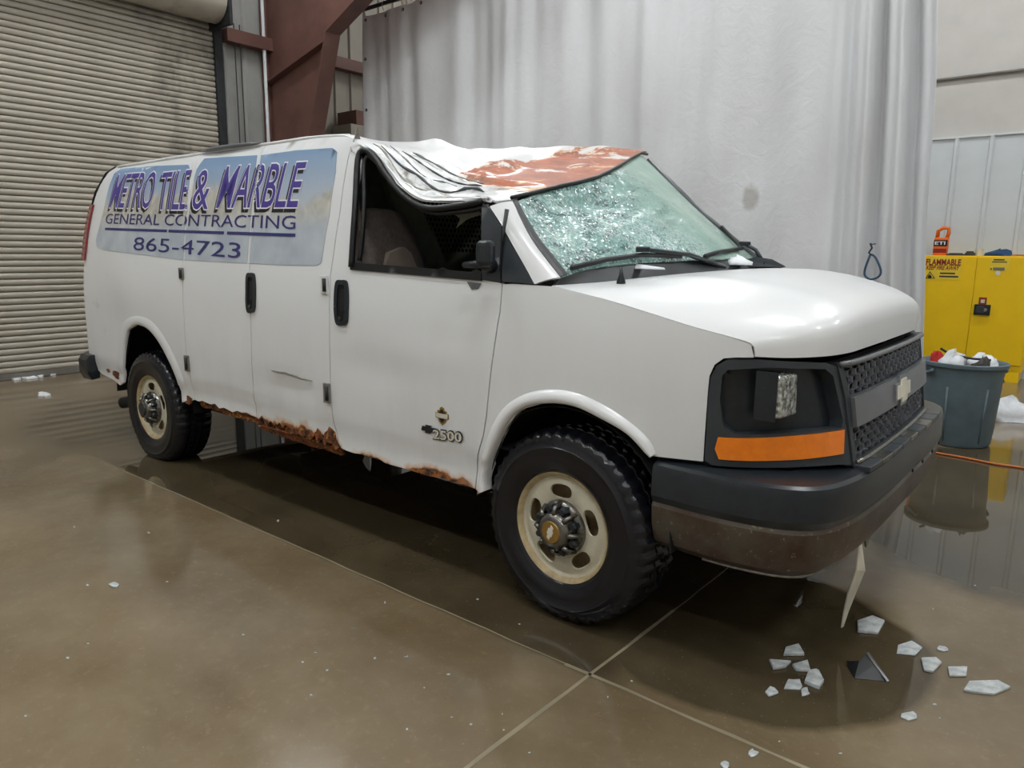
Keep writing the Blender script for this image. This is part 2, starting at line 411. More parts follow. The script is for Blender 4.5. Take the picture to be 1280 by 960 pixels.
# ================================================================== the hall
MT['offwhite'] = plain('offwhite_wall', 'c4c0ba', .7, var=.05, scale=3)
MT['ribwhite'] = plain('white_ribbed_sheet', 'cdd2d4', .4, var=.04, scale=3)
MT['greysheet'] = plain('grey_wall_sheet', '93938f', .45, var=.10, scale=3)
MT['beigewall'] = plain('beige_wall_lining', '8f887d', .7, var=.08, scale=3)
MT['oxide'] = plain('red_oxide_steel', '62423a', .6, var=.2, scale=3, bump=.1)
MT['darksteel'] = plain('dark_steel', '2e3033', .5, .4, var=.3)
MT['trimsteel'] = plain('grey_trim', '77736c', .5, .3)
def slat_mat():
    s = Nodes('dusty_roller_slats'); x, y, z = s.xyz()
    gi = s.n('ShaderNodeNewGeometry'); s._pos = gi.outputs['Position']; x, y, z = s.xyz()
    c = s.mix(s.ramp(s.noise(1.2, 6, .6), .3, .7), rgb('a39c8e'), rgb('b4ada0'))
    dirt = s.math('MULTIPLY', s.ramp(s.noise(1.6, 6, .65, stretch=(1, 1, .6)), .45, .62), s.math('MULTIPLY', s.ramp(y, .6, 1.5), s.ramp(z, 1.6, 2.6)))
    c = s.mix(s.math('MULTIPLY', dirt, .75), c, rgb('4b4a46'))
    s.set(color=c, rough=.5, metal=.1); return s.m
MT['slat'] = slat_mat()
def curtain_mat():
    s = Nodes('white_vinyl_curtain'); gi = s.n('ShaderNodeNewGeometry'); s._pos = gi.outputs['Position']; x, y, z = s.xyz()
    c = s.mix(s.ramp(s.noise(2.0, 7, .6, stretch=(1, 1, .4)), .3, .75), rgb('dcdde0'), rgb('cfcfcf'))
    st = back((938, 245), 1, 3.6)
    dx = s.math('MULTIPLY', s.math('SUBTRACT', x, st[0]), 7); dz = s.math('MULTIPLY', s.math('SUBTRACT', z, st[2]), 5)
    d = s.math('ADD', s.math('SQRT', s.math('ADD', s.math('MULTIPLY', dx, dx), s.math('MULTIPLY', dz, dz))), s.noise(6, 5))
    c = s.mix(s.math('MULTIPLY', s.ramp(d, 1.15, .85), .55), c, rgb('8d887a'))
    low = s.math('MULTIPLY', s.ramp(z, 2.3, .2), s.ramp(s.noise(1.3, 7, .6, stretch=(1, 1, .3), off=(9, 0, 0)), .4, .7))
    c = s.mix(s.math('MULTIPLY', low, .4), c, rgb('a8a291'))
    s.set(color=c, rough=.38, normal=s.bump(s.noise(7, 5, .6, .8), .25, .03)); return s.m
MT['curtain'] = curtain_mat()

XW, YB, ZC = -7.6, 7.3, 6.8
fl = struct(mesh('floor', [(-9, -9, 0), (8, -9, 0), (8, 8, 0), (-9, 8, 0)], [(0, 1, 2, 3)], 'floor'))
MT['joint'] = plain('joint_filler', '8a8069', .6, var=.2, scale=8)
def joint(a, b, wd=.014):
    a = np.array(a); b = np.array(b); d = (b-a)/np.linalg.norm(b-a); n_ = np.array([-d[1], d[0]]); L = np.linalg.norm(b-a); k = int(L/.12)
    V = []
    for i in range(k+1):
        c = a+d*L*i/k+n_*rng.uniform(-.003, .003); h = wd*rng.uniform(.35, .62)
        V += [(*(c+n_*h), .0012), (*(c-n_*h), .0012)]
    return mesh('floor_joint', V, [(2*i, 2*i+1, 2*i+3, 2*i+2) for i in range(k)], 'joint', fl, outward=(0, 0, 1))
joint((.20, -1.222), (1.9, -1.205)); joint((.313, -.62), (.287, -1.95)); joint((-3.3, -1.243), (.20, -1.222), .006); joint((.313, -.62), (.33, 7.2), .006)
struct(box_obj('ceiling', (-9, -9, ZC), (8, 8, ZC+.1), 'offwhite'))
# left end wall with the roller door opening
DY0, DY1, DZ = -4.4, 2.0, 4.25
wl = struct(MB().box((XW-.25, DY1, 0), (XW-.05, YB+.2, ZC)).box((XW-.25, -9, 0), (XW-.05, DY0, ZC)).box((XW-.25, DY0, DZ), (XW-.05, DY1, ZC)).build('wall_left', 'greysheet'))
for i in range(18):      # sheets right of the door, each folded along its edges
    y0 = DY1+.08+i*.29; x0 = XW-.04
    prof = [(x0, y0), (x0+.0, y0+.03), (x0+.03, y0+.05), (x0+.03, y0+.08), (x0, y0+.10), (x0, y0+.285)]
    zt = ZC
    mt = 'greysheet' if y0 < 2.75 else 'beigewall'
    mesh('wall_panel', [(a, b, z) for z in (0, zt) for a, b in prof], [(j, j+1, j+7, j+6) for j in range(5)], mt, wl, outward=(1, 0, 0))
for k, z0 in enumerate((2.05, 4.02)): box_obj('girt', (XW-.05, 2.12, z0), (XW+.12, YB, z0+.16), 'oxide', wl)
# back wall : ribbed liner below, smooth insulation above
wb = struct(box_obj('wall_back', (-9, YB, 0), (8, YB+.2, ZC), 'offwhite'))
proto = None
for i in range(34):
    x0 = -5.2+i*.36
    if proto is None:
        prof = [(0, 0), (.02, 0), (.035, -.028), (.065, -.028), (.08, 0), (.36, 0)]
        proto = mesh('wall_panel', [(a, b-.012, z) for z in (0, 2.83) for a, b in prof], [(j, j+1, j+7, j+6) for j in range(5)], 'ribwhite', wb, outward=(0, -1, 0)); proto.location = (x0, YB, 0)
    else:
        o = proto.copy(); link(o, wb); o.location = (x0, YB, 0)
box_obj('cap_trim', (-6, YB-.035, 2.825), (8, YB, 2.85), 'ribwhite', wb)
MB().tube([(-6, YB-.03, 3.525), (8, YB-.03, 3.525)], .018).build('conduit', 'trimsteel', wb)
struct(box_obj('wall_right', (7.5, -9, 0), (7.7, YB, ZC), 'offwhite'))
struct(box_obj('wall_front', (-9, -8.6, 0), (8, -8.4, ZC), 'offwhite'))

# ---- roller door
dr = struct(bpy.data.objects.new('door_1', None)); C.objects.link(dr); dr.location = (XW, 0, 0)
P_ = .0676; proto = None
for i in range(62):
    z0 = .07+i*P_
    if proto is None:
        pr = [(.0, 0), (.016, .004), (.024, .018), (.026, .032), (.023, .046), (.014, .058), (.0, .0615), (-.012, .0645), (0, P_)]
        V = [(a, y, b) for y in (DY0, DY1-.02) for a, b in pr]; n_ = len(pr)
        proto = mesh('slat', V, [(j, j+1, n_+j+1, n_+j) for j in range(n_-1)], 'slat', dr, outward=(1, 0, 0)); proto.location = (0, 0, z0)
    else:
        o = proto.copy(); link(o, dr); o.location = (0, 0, z0)
box_obj('bottom_bar', (-.02, DY0, .004), (.03, DY1-.02, .07), 'trimsteel', dr)
box_obj('guide_rail', (-.04, DY1-.03, 0), (.07, DY1+.075, 4.2), 'darksteel', dr)
box_obj('guide_rail', (-.04, DY0-.07, 0), (.07, DY0+.03, 4.2), 'darksteel', dr)
b_ = MB().lathe([(.0, DY0), (.27, DY0), (.27, DY1-.08), (.0, DY1-.08)], 32, 'y', (.24, 0, 4.42)); b_.build('rolled_slats', 'slat', dr, smooth=True, auto=40)
box_obj('drum_bracket', (-.03, DY1-.07, 4.1), (.52, DY1-.03, 4.75), 'darksteel', dr)
MB().lathe([(0, 0), (.16, 0), (.16, .06), (0, .06)], 20, 'y', (.24, DY1-.02, 4.30)).build('chain_sprocket', 'darksteel', dr, smooth=True, auto=40)
for yy in (2.23, 2.31): MB().tube([(.09, yy, 4.25), (.08, yy+.005, 2.5), (.08, yy, .9)], .008, 6).build('chain', 'darksteel', dr)
MB().tube([(.1, 2.66, 6), (.1, 2.66, .1)], .022, 8).build('drain_pipe', 'ribwhite', wl).location = (XW-.02, 0, 0)

# ---- red oxide portal frame
col = thing('steel_column', 'red oxide tapered steel column with rafter beside the roller door', 'column', (XW, 2.78, 0))
def xt(z): return .06+.325*z if z < 4.05 else .06+.325*4.05+(z-4.05)*2.3
pts = [(-.03, 0), (xt(0)+.3, 0), (xt(2.97)-.02, 2.97), (xt(4.05), 4.05), (6.5, 6.3), (6.5, 6.8), (-.03, 6.8)]
n_ = len(pts); V = [(a, y, b) for y in (-.012, .012) for a, b in pts]
mesh('web', V, [tuple(range(n_)), tuple(range(2*n_-1, n_-1, -1))]+[(i, (i+1) % n_, n_+(i+1) % n_, n_+i) for i in range(n_)], 'oxide', col)
def flange(a, b, nm):
    a = np.array(a); b = np.array(b); d = b-a; d /= np.linalg.norm(d); nn = np.array([d[1], -d[0]])*.02
    q = [a, b, b+nn, a+nn]; V = [(p[0], y, p[1]) for y in (-.11, .11) for p in q]
    mesh(nm, V, [(0, 1, 2, 3), (7, 6, 5, 4), (0, 4, 5, 1), (1, 5, 6, 2), (2, 6, 7, 3), (3, 7, 4, 0)], 'oxide', col)
flange(pts[1], pts[2], 'inner_flange'); flange(pts[2], pts[3], 'inner_flange'); flange(pts[3], pts[4], 'rafter_flange'); flange((0, 6.8), (0, 0), 'outer_flange')
flange((0, 3.62), (xt(3.95), 3.95), 'stiffener')

# ---- wall box behind the column
wbx = thing('wall_box', 'grey boxy duct with brown top on the wall behind the red column', 'duct', (XW, 4.2, 0))
q0 = back((424, 165), 0, XW+.1); q1 = back((470, 122), 0, XW+.1)
box_obj('body', (.08, q0[1]-4.2-.1, 1.2), (.5, q1[1]-4.2+.5, 3.2), 'beigewall', wbx); box_obj('top', (.07, q0[1]-4.2, 3.205), (.5, q1[1]-4.2+.5, 3.40), 'oxide', wbx)

# ---- curtain on its rail
YC = 3.6; CX0, CX1, CZ0, CZ1 = -6.62, .42, .12, 4.49
cn = thing('curtain', 'tall white vinyl curtain hanging in folds behind the van', 'curtain', ((CX0+CX1)/2, YC, 0))
def cedge(z): return float(np.interp(z, [.1, .58, 1.55, 2.8, 3.4, 4.5], [.42, .405, .335, .29, .24, .18]))
def cfold(x, z):
    top = min(1, max(0, (CZ1-z)/.5)); t = max(0, min(1, (x+.50)/.35))
    a = .030*math.sin(x*9.5+1.2*math.sin(x*2.3))+.028*math.sin(x*4.1+.7+.25*z)+.012*math.sin(x*22+2*math.sin(x*3))*(.3+.7*(z/4.5)**2)
    a += .05*math.exp(-((z-1.6)/1.2)**2)*math.sin(x*2.4+z*.9)+.012*math.sin(x*6.3-z*4.1)*math.exp(-((z-1.8)/.9)**2)
    b = .085*math.sin(x*21+.6*z+1)+.035*math.sin(x*43+2+.9*z)
    return (1-t)*a*(.5+.5*top)+t*b*(.55+.45*top)
xs = list(np.linspace(CX0, -.6, 250))+list(np.linspace(-.59, CX1, 110)); zs = np.linspace(CZ0, CZ1, 34)
V = []
for z in zs:
    for x in xs:
        x2 = x if x < -.55 else -.55+(x+.55)*(cedge(z)+.55)/(CX1+.55)
        V.append((x2-cn.location.x, cfold(x, z), z))
nx = len(xs)
mesh('sheet', V, [(j*nx+i, j*nx+i+1, (j+1)*nx+i+1, (j+1)*nx+i) for j in range(len(zs)-1) for i in range(nx-1)], 'curtain', cn, smooth=True, outward=(0, -1, 0), solid=.003)
for k, (x, z) in enumerate([(CX0+.05, 3.95), (CX0+.05, 3.3), (CX0+.05, 2.6)]+[(CX0+.06+i*.36, CZ1-.05) for i in range(20)]):
    g = MB().lathe([(.008, -.004), (.014, -.006), (.02, -.003), (.02, .004)], 12, 'y', (0, 0, 0)).build('grommet', 'darksteel', cn, smooth=True); g.location = (x-cn.location.x, cfold(x, z)-.004, z)
MT['tape'] = plain('white_hem_tape', 'd5d5d3', .5, var=.05)
rl = thing('curtain_rail', 'dark steel rail with hooks carrying the white curtain', 'rail', ((CX0+CX1)/2, YC, CZ1))
MB().tube([(-3.6, 0, .09), (3.9, 0, .09)], .025, 10).build('pipe', 'darksteel', rl, smooth=True)
for i in range(20):
    x = CX0+.06+i*.36-rl.location.x
    MB().tube([(x, 0, .004), (x, -.02, .03), (x, -.035, .08), (x, 0, .122), (x, .032, .09)], .006, 6).build('hook', 'steel', rl)

# ---- ceiling lamps (out of frame; they light the hall)
MT['lampbody'] = plain('white_lamp_housing', 'd9d9d9', .5)
sl = Nodes('lamp_diffuser'); sl.set(color=(1, 1, 1), emit=(.95, .985, 1), emits=LAMP); MT['lamp'] = sl.m
for i, (x, y) in enumerate([(a, b) for b in (-5.8, -2.2, 1.6, 5.4) for a in (-5.6, -2.2, 1.2, 4.6)]):
    t = thing('ceiling_light', 'white strip lamp under the ceiling of the hall', 'lamp', (x, y, 6.2), 0, 'ceiling lamps')
    box_obj('housing', (-.65, -.2, .0), (.65, .2, .09), 'lampbody', t); box_obj('diffuser', (-.6, -.16, -.02), (.6, .16, -.002), 'lamp', t, bevel=0)
    for s_ in (-.5, .5): MB().tube([(s_, 0, .09), (s_, 0, ZC-6.2)], .006, 6).build('hanger', 'steel', t)

# ================================================================== the van  (x forward, front axle at x=0, near side at -y)
van = thing('cargo_van', 'white cargo van with crushed roof, shattered windshield and rusted sills', 'van')
WB = 3.429
_zz = [.2, .42, .55, .566, .576, .8, 1.0, 1.15, 1.3, 1.5, 1.7, 1.85, 1.95, 2.0, 2.06]; _ww = [.96, .992, .983, .980, .997, 1.003, 1.005, 1.0, .985, .955, .915, .875, .835, .79, .7]
def Yw(x, z):
    w_ = float(np.interp(z, _zz, _ww))
    if x > 0: w_ -= .095*(x/.57)**2
    if x < -3.6: w_ -= .04*(-3.6-x)**2
    return w_
def dent(x, z):
    d = 0
    for cx, cz, rx, rz, a in ((-1.75, .72, .25, .06, .010), (-1.95, .80, .4, .12, -.006), (-3.95, 1.0, .3, .3, .018), (-3.6, 1.15, .2, .15, -.008), (-1.05, .88, .25, .10, .008), (-.75, .98, .3, .06, -.004), (-2.4, 1.1, .35, .2, .007)):
        d += a*math.exp(-((x-cx)/rx)**2-((z-cz)/rz)**2)
    return d
def S(x, z): return np.array([x, -Yw(x, z)+dent(x, z), z])
def Sf(x, z): return np.array([x, Yw(x, z), z])
def sp(px):             # pixel -> (x, z) on the near side of the body
    y = -1.0
    for i in range(40):
        q = back(px, 1, y); y = .5*y-.5*Yw(q[0], q[2])
    q = back(px, 1, y); return (q[0], q[2])
def spl(*l): return [sp(p) for p in l]
def Soff(d): return lambda x, z: S(x, z)+np.array([0, -d, 0])

# --- seams and outlines of the near side, traced as (x,z)
REAR = [(-4.405, .545), (-4.385, .9), (-4.375, 1.25), (-4.335, 1.6), (-4.27, 1.82), (-4.17, 1.95), (-4.08, 2.005)]
SEAM1 = spl((243, 500), (238, 470), (233, 445), (230, 400), (228, 340), (231, 300), (236, 262), (244, 215))+[(-2.90, 2.005)]
SEAM2 = [sp(p) for p in ((320, 522), (316, 460), (313, 400), (312, 328), (318, 250), (325, 196))]+[(-2.16, 2.0)]
SEAM3 = [sp(p) for p in ((424, 560), (418, 530), (413, 480), (412, 400), (413, 345), (417, 318), (425, 265), (433, 210), (440, 178))]
SEAM3[-1] = (-1.37, 1.955)
SEAM4 = spl((594, 612), (597, 575), (604, 545), (608, 520), (612, 480), (617, 440), (625, 390), (628, 353))
BELT = spl((439, 336), (520, 343), (603, 349), (628, 353))
CREASE = spl((628, 353), (690, 357), (760, 375), (812, 391), (866, 408), (910, 420), (940, 430))
RARCH = spl((155, 478), (155, 442), (157, 425), (160, 413), (171, 406), (183, 410), (194, 421), (204, 437), (215, 459), (223, 480), (228, 503))
RARCHO = spl((148, 470), (148, 430), (150, 411), (156, 400), (170, 395), (186, 399), (200, 413), (211, 431), (222, 454), (231, 478), (236, 500))
FARCH = spl((608, 613), (610, 590), (627, 543), (650, 513), (683, 504), (720, 508), (760, 527), (787, 543), (808, 565), (815, 571))
FARCHO = spl((597, 618), (603, 580), (611, 543), (628, 512), (653, 494), (683, 487), (717, 490), (753, 505), (787, 527), (812, 550), (820, 567))
def jag(a, b, n, amp):
    a = np.array(a); b = np.array(b); return [tuple(a+(b-a)*i/n+np.array([0, rng.uniform(-amp, amp)])) for i in range(1, n)]
# rear quarter panel
quarter = [REAR[0]]+spl((128, 468), (140, 474), (150, 482))+RARCH[0:]+[(-2.90, .47)]+SEAM1+[(-3.4, 2.015)]+REAR[::-1]
panel('quarter_panel', S, quarter[:-1], 'paint', van, step=.06, gap=.002)
cd1 = panel('cargo_door', S, SEAM1[::-1]+jag(SEAM1[0], SEAM2[0], 14, .012)+SEAM2, 'paint', van, step=.06, gap=.003)
cd2 = panel('cargo_door', S, SEAM2[::-1]+jag(SEAM2[0], SEAM3[0], 26, .022)+SEAM3+[(-1.45, 1.975), (-1.8, 1.995)], 'paint', van, step=.06, gap=.003)
# front door : lower skin plus a strip of frame behind the window
fd_poly = [SEAM3[0]]+SEAM3[1:]+spl((449, 184), (452, 200), (446, 240), (441, 300), (439, 336))+BELT[1:]+SEAM4[::-1][1:]+jag(SEAM4[0], SEAM3[0], 16, .008)
fdoor = panel('front_door', S, fd_poly, 'paint', van, step=.06, gap=.003)
fend_poly = SEAM4+CREASE+spl((944, 448), (920, 448), (905, 449), (894, 457), (888, 470), (886, 490), (880, 578))+[FARCH[-1]]+FARCH[::-1][1:]+[(-.42, .43)]
panel('fender', S, fend_poly, 'paint', van, step=.05, gap=.003)
# dark inner shell just behind the skins, so that the gaps read dark
inner = [(-4.3, .6)]+[(-3.82, .55)]+RARCH[1:-1]+[(-2.95, .5), (-.45, .47)]+FARCH[1:-1]+[(.36, .75), (.5, .76), (.5, 1.05), (.1, 1.23), (-1.2, 1.26), (-1.42, 1.4), (-1.5, 1.93), (-4.0, 1.94), (-4.25, 1.5)]
panel('inner_skin', lambda x, z: S(x, z)+np.array([0, .022, 0]), inner, 'dark', van, step=.09, solid=.004)
# the far side, mirrored and undamaged, with its door window left open
far = [(-4.38, .5), (-3.82, .5)]+RARCH[1:-1]+[(-2.95, .46), (-.42, .44)]+FARCH[1:-1]+[(.36, .75), (.53, .73), (.535, 1.0), (.575, 1.09), (.66, 1.12)]+CREASE[::-1]+[(-.75, 1.95), (-1.4, 1.99), (-4.05, 2.0), (-4.3, 1.75), (-4.38, 1.25)]
panel('far_body_side', Sf, far, 'paint', van, holes=[[(-1.2, 1.33), (-.38, 1.33), (-.75, 1.78), (-1.2, 1.82)]], step=.09, outward=(0, 1, 0))
panel('far_window_glass', lambda x, z: Sf(x, z)-np.array([0, .01, 0]), [(-1.21, 1.32), (-.36, 1.32), (-.74, 1.79), (-1.21, 1.83)], 'black', van, step=.1, outward=(0, 1, 0), solid=.004)
# wheel arch lips
def lip(name, inn, out, raise_=.022):
    a = smoothfn(inn, 6); b = smoothfn(out, 6); N = 46; rows = [(1.0, 0), (.8, .6), (.45, 1), (.12, .9), (0, .3), (.0, -1.6)]
    V = []
    for i in range(N+1):
        for t, h in rows:
            p = a(i/N)*(1-t)+b(i/N)*t; V.append(S(*p)+np.array([0, -raise_*h-.001, 0]))
    k = len(rows); return mesh(name, V, [(i*k+j, i*k+j+1, (i+1)*k+j+1, (i+1)*k+j) for i in range(N) for j in range(k-1)], 'paint', van, smooth=True, outward=(0, -1, 0))
lip('wheel_arch', FARCH, FARCHO); lip('wheel_arch', RARCH, RARCHO, .007)
# wheel wells, floor pan
for xc, zc, r_ in ((0, .40, .455), (-WB+.02, .40, .56)):
    for sd in (-1, 1):
        V = []; N = 20
        for i in range(N+1):
            t = PI*i/N
            for yy in (.968, .55): V.append((xc+r_*math.cos(t), sd*yy, zc+r_*math.sin(t)))
        k = len(V); V += [(xc, sd*.55, zc)]
        mesh('wheel_well', V, [(2*i, 2*i+1, 2*i+3, 2*i+2) for i in range(N)]+[(2*i+1, k, 2*i+3) for i in range(N)], 'dark', van, solid=.004)
fp = MB().box((-2.85, -.9, .48), (-.52, .9, .56)).box((-4.3, -.55, .5), (.45, .55, .62)).box((-4.25, -.42, .36), (.6, -.32, .5)).box((-4.25, .32, .36), (.6, .42, .5)).box((-2.9, -.85, .40), (-2.2, -.5, .5))
fp.build('floor_pan', 'dark', van)
MB().tube([(-WB, -.8, .36), (-WB, -.2, .36), (-WB, -.13, .36), (-WB, -.08, .36), (-WB, .08, .36), (-WB, .13, .36), (-WB, .2, .36), (-WB, .8, .36)], [.05, .05, .12, .16, .16, .12, .05, .05], 14).build('rear_axle', 'dark', van, smooth=True)
MB().tube([(0, -.8, .36), (0, .8, .36)], .045, 12).build('front_axle', 'dark', van, smooth=True)
MB().tube([(-2.6, -.45, .42), (-3.1, -.45, .5), (-3.7, -.55, .42), (-3.95, -.72, .32), (-4.17, -.86, .265)], .042, 12).build('exhaust_pipe', 'darksteel', van, smooth=True)

# --- roof : height field through measured points, crushed at the near front corner
RP = []
for px, y in (((455, 177), -.83), ((468, 186), -.83), ((480, 203), -.83), ((492, 219), -.83), ((505, 232), -.83), ((530, 243), -.83), ((560, 249), -.83), ((600, 246), -.83), ((632, 246), -.83),
              ((545, 173), -.35), ((562, 181), -.25), ((575, 189), -.1), ((600, 185), .1), ((650, 184), .3), ((700, 184.5), .5), ((750, 186), .65), ((800, 190), .74),
              ((700, 232), -.45), ((745, 221), -.1), ((775, 206), .3), ((640, 215), -.3), ((700, 205), .1), ((590, 213), -.45), ((480, 179), -.62), ((500, 181), -.55), ((520, 183), -.47), ((540, 205), -.6), ((565, 225), -.62), ((590, 237), -.68),
              ((668, 240), -.62)):
    RP.append(back(px, 1, y))
for x, y, z in ((-1.45, -.80, 1.985), (-1.8, -.79, 2.0), (-2.3, -.79, 2.0), (-2.9, -.79, 2.0), (-3.5, -.78, 2.0), (-4.1, -.75, 2.0), (-4.2, -.4, 2.03), (-4.2, 0, 2.04), (-4.2, .4, 2.03), (-4.1, .79, 2.0), (-3.3, .8, 2.0), (-2.5, .8, 2.0), (-1.8, .8, 2.0), (-1.3, .8, 2.0),
                (-3.4, 0, 2.05), (-2.6, 0, 2.05), (-2.0, 0, 2.02), (-2.6, -.5, 2.04), (-3.4, -.5, 2.04), (-1.9, -.5, 2.015), (-2.6, .5, 2.03), (-3.4, .5, 2.03), (-1.9, .5, 2.02), (-1.5, -.3, 2.0), (-1.2, .25, 1.99), (-1.6, .2, 2.0)):
    RP.append(np.array((x, y, z)))
RP = np.array(RP)
def _phi(r): return r
_D = np.sqrt(((RP[:, None, :2]-RP[None, :, :2])**2).sum(-1)+.0009)
_n = len(RP); _A = np.zeros((_n+3, _n+3)); _A[:_n, :_n] = _D; _A[:_n, _n] = 1; _A[:_n, _n+1:] = RP[:, :2]; _A[_n, :_n] = 1; _A[_n+1:, :_n] = RP[:, :2].T
_wt = np.linalg.solve(_A, np.concatenate([RP[:, 2], [0, 0, 0]]))
def hroof(x, y):
    d = np.sqrt((RP[:, 0]-x)**2+(RP[:, 1]-y)**2+.0009)
    z = d@_wt[:_n]+_wt[_n]+_wt[_n+1]*x+_wt[_n+2]*y
    # ribs, and the fan of sharp folds above the passenger window
    if x < -1.4: z += .006*max(0, math.sin(y*2*PI/.22))*min(1, (-1.4-x)*3)
    t = (y+.83)
    if -1.32 < x < -.42 and t < .42:
        q = (x+1.32)/.84; k = math.sin(PI*(t/.42*4.2*(1.15-.35*q)+.10*math.sin(7*x)+.15*math.sin(17*x+5*t)))
        z += .050*(1-abs(k)**.5)*max(0, 1-t/.5)*math.sin(PI*min(1, max(0, q)))**.7
    if x > -1.2 and t > .3:
        z += .012*math.sin(9*x-4*y+1.5*math.sin(5*y))*math.exp(-((x+.85)/.3)**2)+.007*abs(math.sin(13*x+6*y))*math.exp(-((x+.95)/.25)**2)
    if y < -.73: z -= ((-.73-y)/.1)**2*.012
    return z
HDR = [back(p, 1, y) for p, y in (((638, 247), -.83), ((668, 240), -.62), ((700, 232), -.45), ((723, 227), -.28), ((745, 221), -.1), ((762, 213), .12), ((775, 206), .3), ((788, 198), .5), ((800, 191.5), .68), ((808, 193), .78))]
edge_near = [(-4.1, -.79), (-3.4, -.795), (-2.6, -.795), (-1.8, -.795), (-1.42, -.82), (-1.3, -.835), (-1.0, -.84), (-.7, -.845), (-.45, -.845)]
roofpoly = edge_near+[(h[0], h[1]) for h in HDR]+[(-.8, .8), (-1.6, .82), (-4.1, .8), (-4.22, .5), (-4.25, 0), (-4.22, -.5)]
def roofP(x, y): return np.array((x, y, hroof(x, y)))
panel('roof', roofP, roofpoly, 'roof', van, step=.024, outward=(0, 0, 1), solid=.008)
# crushed cant rail hanging down from the roof edge to the window frame
WTOP = [(449, 200), (455, 189), (463, 190), (472, 199), (484, 217), (498, 236), (512, 249), (527, 258), (545, 261), (565, 259), (585, 256), (604, 252)]
def rail_fn():
    top = smoothfn([roofP(x, y)+np.array((0, .004, .0)) for x, y in ((-1.40, -.82), (-1.3, -.835), (-1.2, -.838), (-1.1, -.84), (-1.0, -.84), (-.85, -.843), (-.7, -.845), (-.58, -.845), (-.45, -.845))])
    bot = smoothfn([S(*sp(p)) for p in ((446, 196), (455, 184), (472, 192), (490, 213), (508, 235), (530, 249), (560, 252), (585, 251), (610, 249))])
    def f(u, v):
        p = bot(u)*(1-v)+top(u)*v; k = math.sin(v*PI)
        return p+np.array((0, -.02*k-.012*math.sin(v*PI*5+u*4)*min(1, u*4), .006*math.sin(v*PI*4)))
    return f
grid('cant_rail', rail_fn(), 48, 14, 'paint', van, (0, -1, .3), solid=.006)
for k, (dv, y0, mm) in enumerate(((.02, -.80, 'steel'), (.02, -.765, 'charcoal'), (.05, -.735, 'greybar'), (.06, -.69, 'charcoal'), (.08, -.64, 'greybar'))):     # grey and dark tubes painting in the shade lines of the folds
    pts = [roofP(x, y0+dv*.3*math.sin(4*x)+.006*math.sin(19*x+k*2)+(x+1.3)*(.03*k))+np.array((0, 0, .003)) for x in np.linspace(-1.28+.02*k, -.56-.05*k, 18)]
    MB().tube(pts, [.0015]+[(.0055+.002*math.sin(k*2))*rng.uniform(.4, 1.3) for _ in range(16)]+[.0015], 6).build('fold_shade_line', mm, van, smooth=True)
# rear roof gutter, and the peeled-up flap at the pillar
MB().tube([roofP(x, -.79)+np.array((0, -.006, -.004)) for x in np.linspace(-4.05, -1.45, 16)], .009, 6).build('roof_gutter', 'paint', van, smooth=True)
g0 = [roofP(x, -.80)+np.array((0, -.012, .006)) for x in np.linspace(-2.85, -2.2, 8)]
MB().tube(g0, [.004, .012, .016, .014, .015, .012, .01, .004], 6).build('peeled_sealant', 'greybar', van, smooth=True)
mesh('torn_flap', [roofP(-1.38, -.82), roofP(-1.36, -.80), roofP(-1.37, -.81)+np.array((-.0, 0, .055)), S(*sp((441, 190)))+np.array((0, -.006, 0))], [(0, 1, 2), (0, 2, 3)], 'steel', van, solid=.004)

# --- rear end
def mir(p): return np.array((p[0], -p[1], p[2]))
rn = smoothfn([S(x, z) for x, z in REAR]); 
def rear_fn(u, v):
    a = rn(v); b = mir(a); p = a*(1-u)+b*u; return p+np.array((-.22*(1-abs(2*u-1)**3.5), 0, 0))
grid('rear_doors', rear_fn, 30, 16, 'paint', van, (-1, 0, 0), solid=.01)
for sd in (1, -1):
    V = []
    zr = np.linspace(1.33, 1.73, 9)
    for z in zr:
        x = np.interp(z, [p[1] for p in REAR], [p[0] for p in REAR]); y = -sd*(Yw(x, z))
        V += [(x+.035, y-sd*.006, z), (x-.03, y-sd*.002, z), (x-.075, y+sd*.05, z), (x-.05, y+sd*.08, z)]
    tl = mesh('tail_light', V, [(4*i+j, 4*i+j+1, 4*i+j+5, 4*i+j+4) for i in range(8) for j in range(3)], 'red', van, smooth=True, solid=.01)
MB().tube([S(x-.006, z)+np.array((-.012, 0, 0)) for x, z in REAR[3:]]+[roofP(-4.12, -.70)], .011, 6).build('door_seal', 'rubber', van, smooth=True)
bm_ = MB()
prof = [(-.0, .46), (-.06, .45), (-.085, .50), (-.085, .60), (-.06, .635), (0, .635)]
path = [(-4.28, -.955), (-4.40, -.96), (-4.50, -.90), (-4.56, -.6), (-4.57, 0), (-4.56, .6), (-4.50, .9), (-4.40, .96), (-4.28, .955)]
for i, (x, y) in enumerate(path):
    a = np.array(path[max(i-1, 0)]); b = np.array(path[min(i+1, 8)]); d = (b-a)/np.linalg.norm(b-a); nn = np.array((d[1], -d[0]))
    for h, z in prof: bm_.v.append((x+nn[0]*h, y+nn[1]*h, z+.0))
k = len(prof)
bm_.f = [(i*k+j, i*k+(j+1) % k, (i+1)*k+(j+1) % k, (i+1)*k+j) for i in range(8) for j in range(k)]+[tuple(range(k)), tuple(range(8*k, 9*k))]
bm_.build('rear_bumper', 'black', van, smooth=True, auto=35)

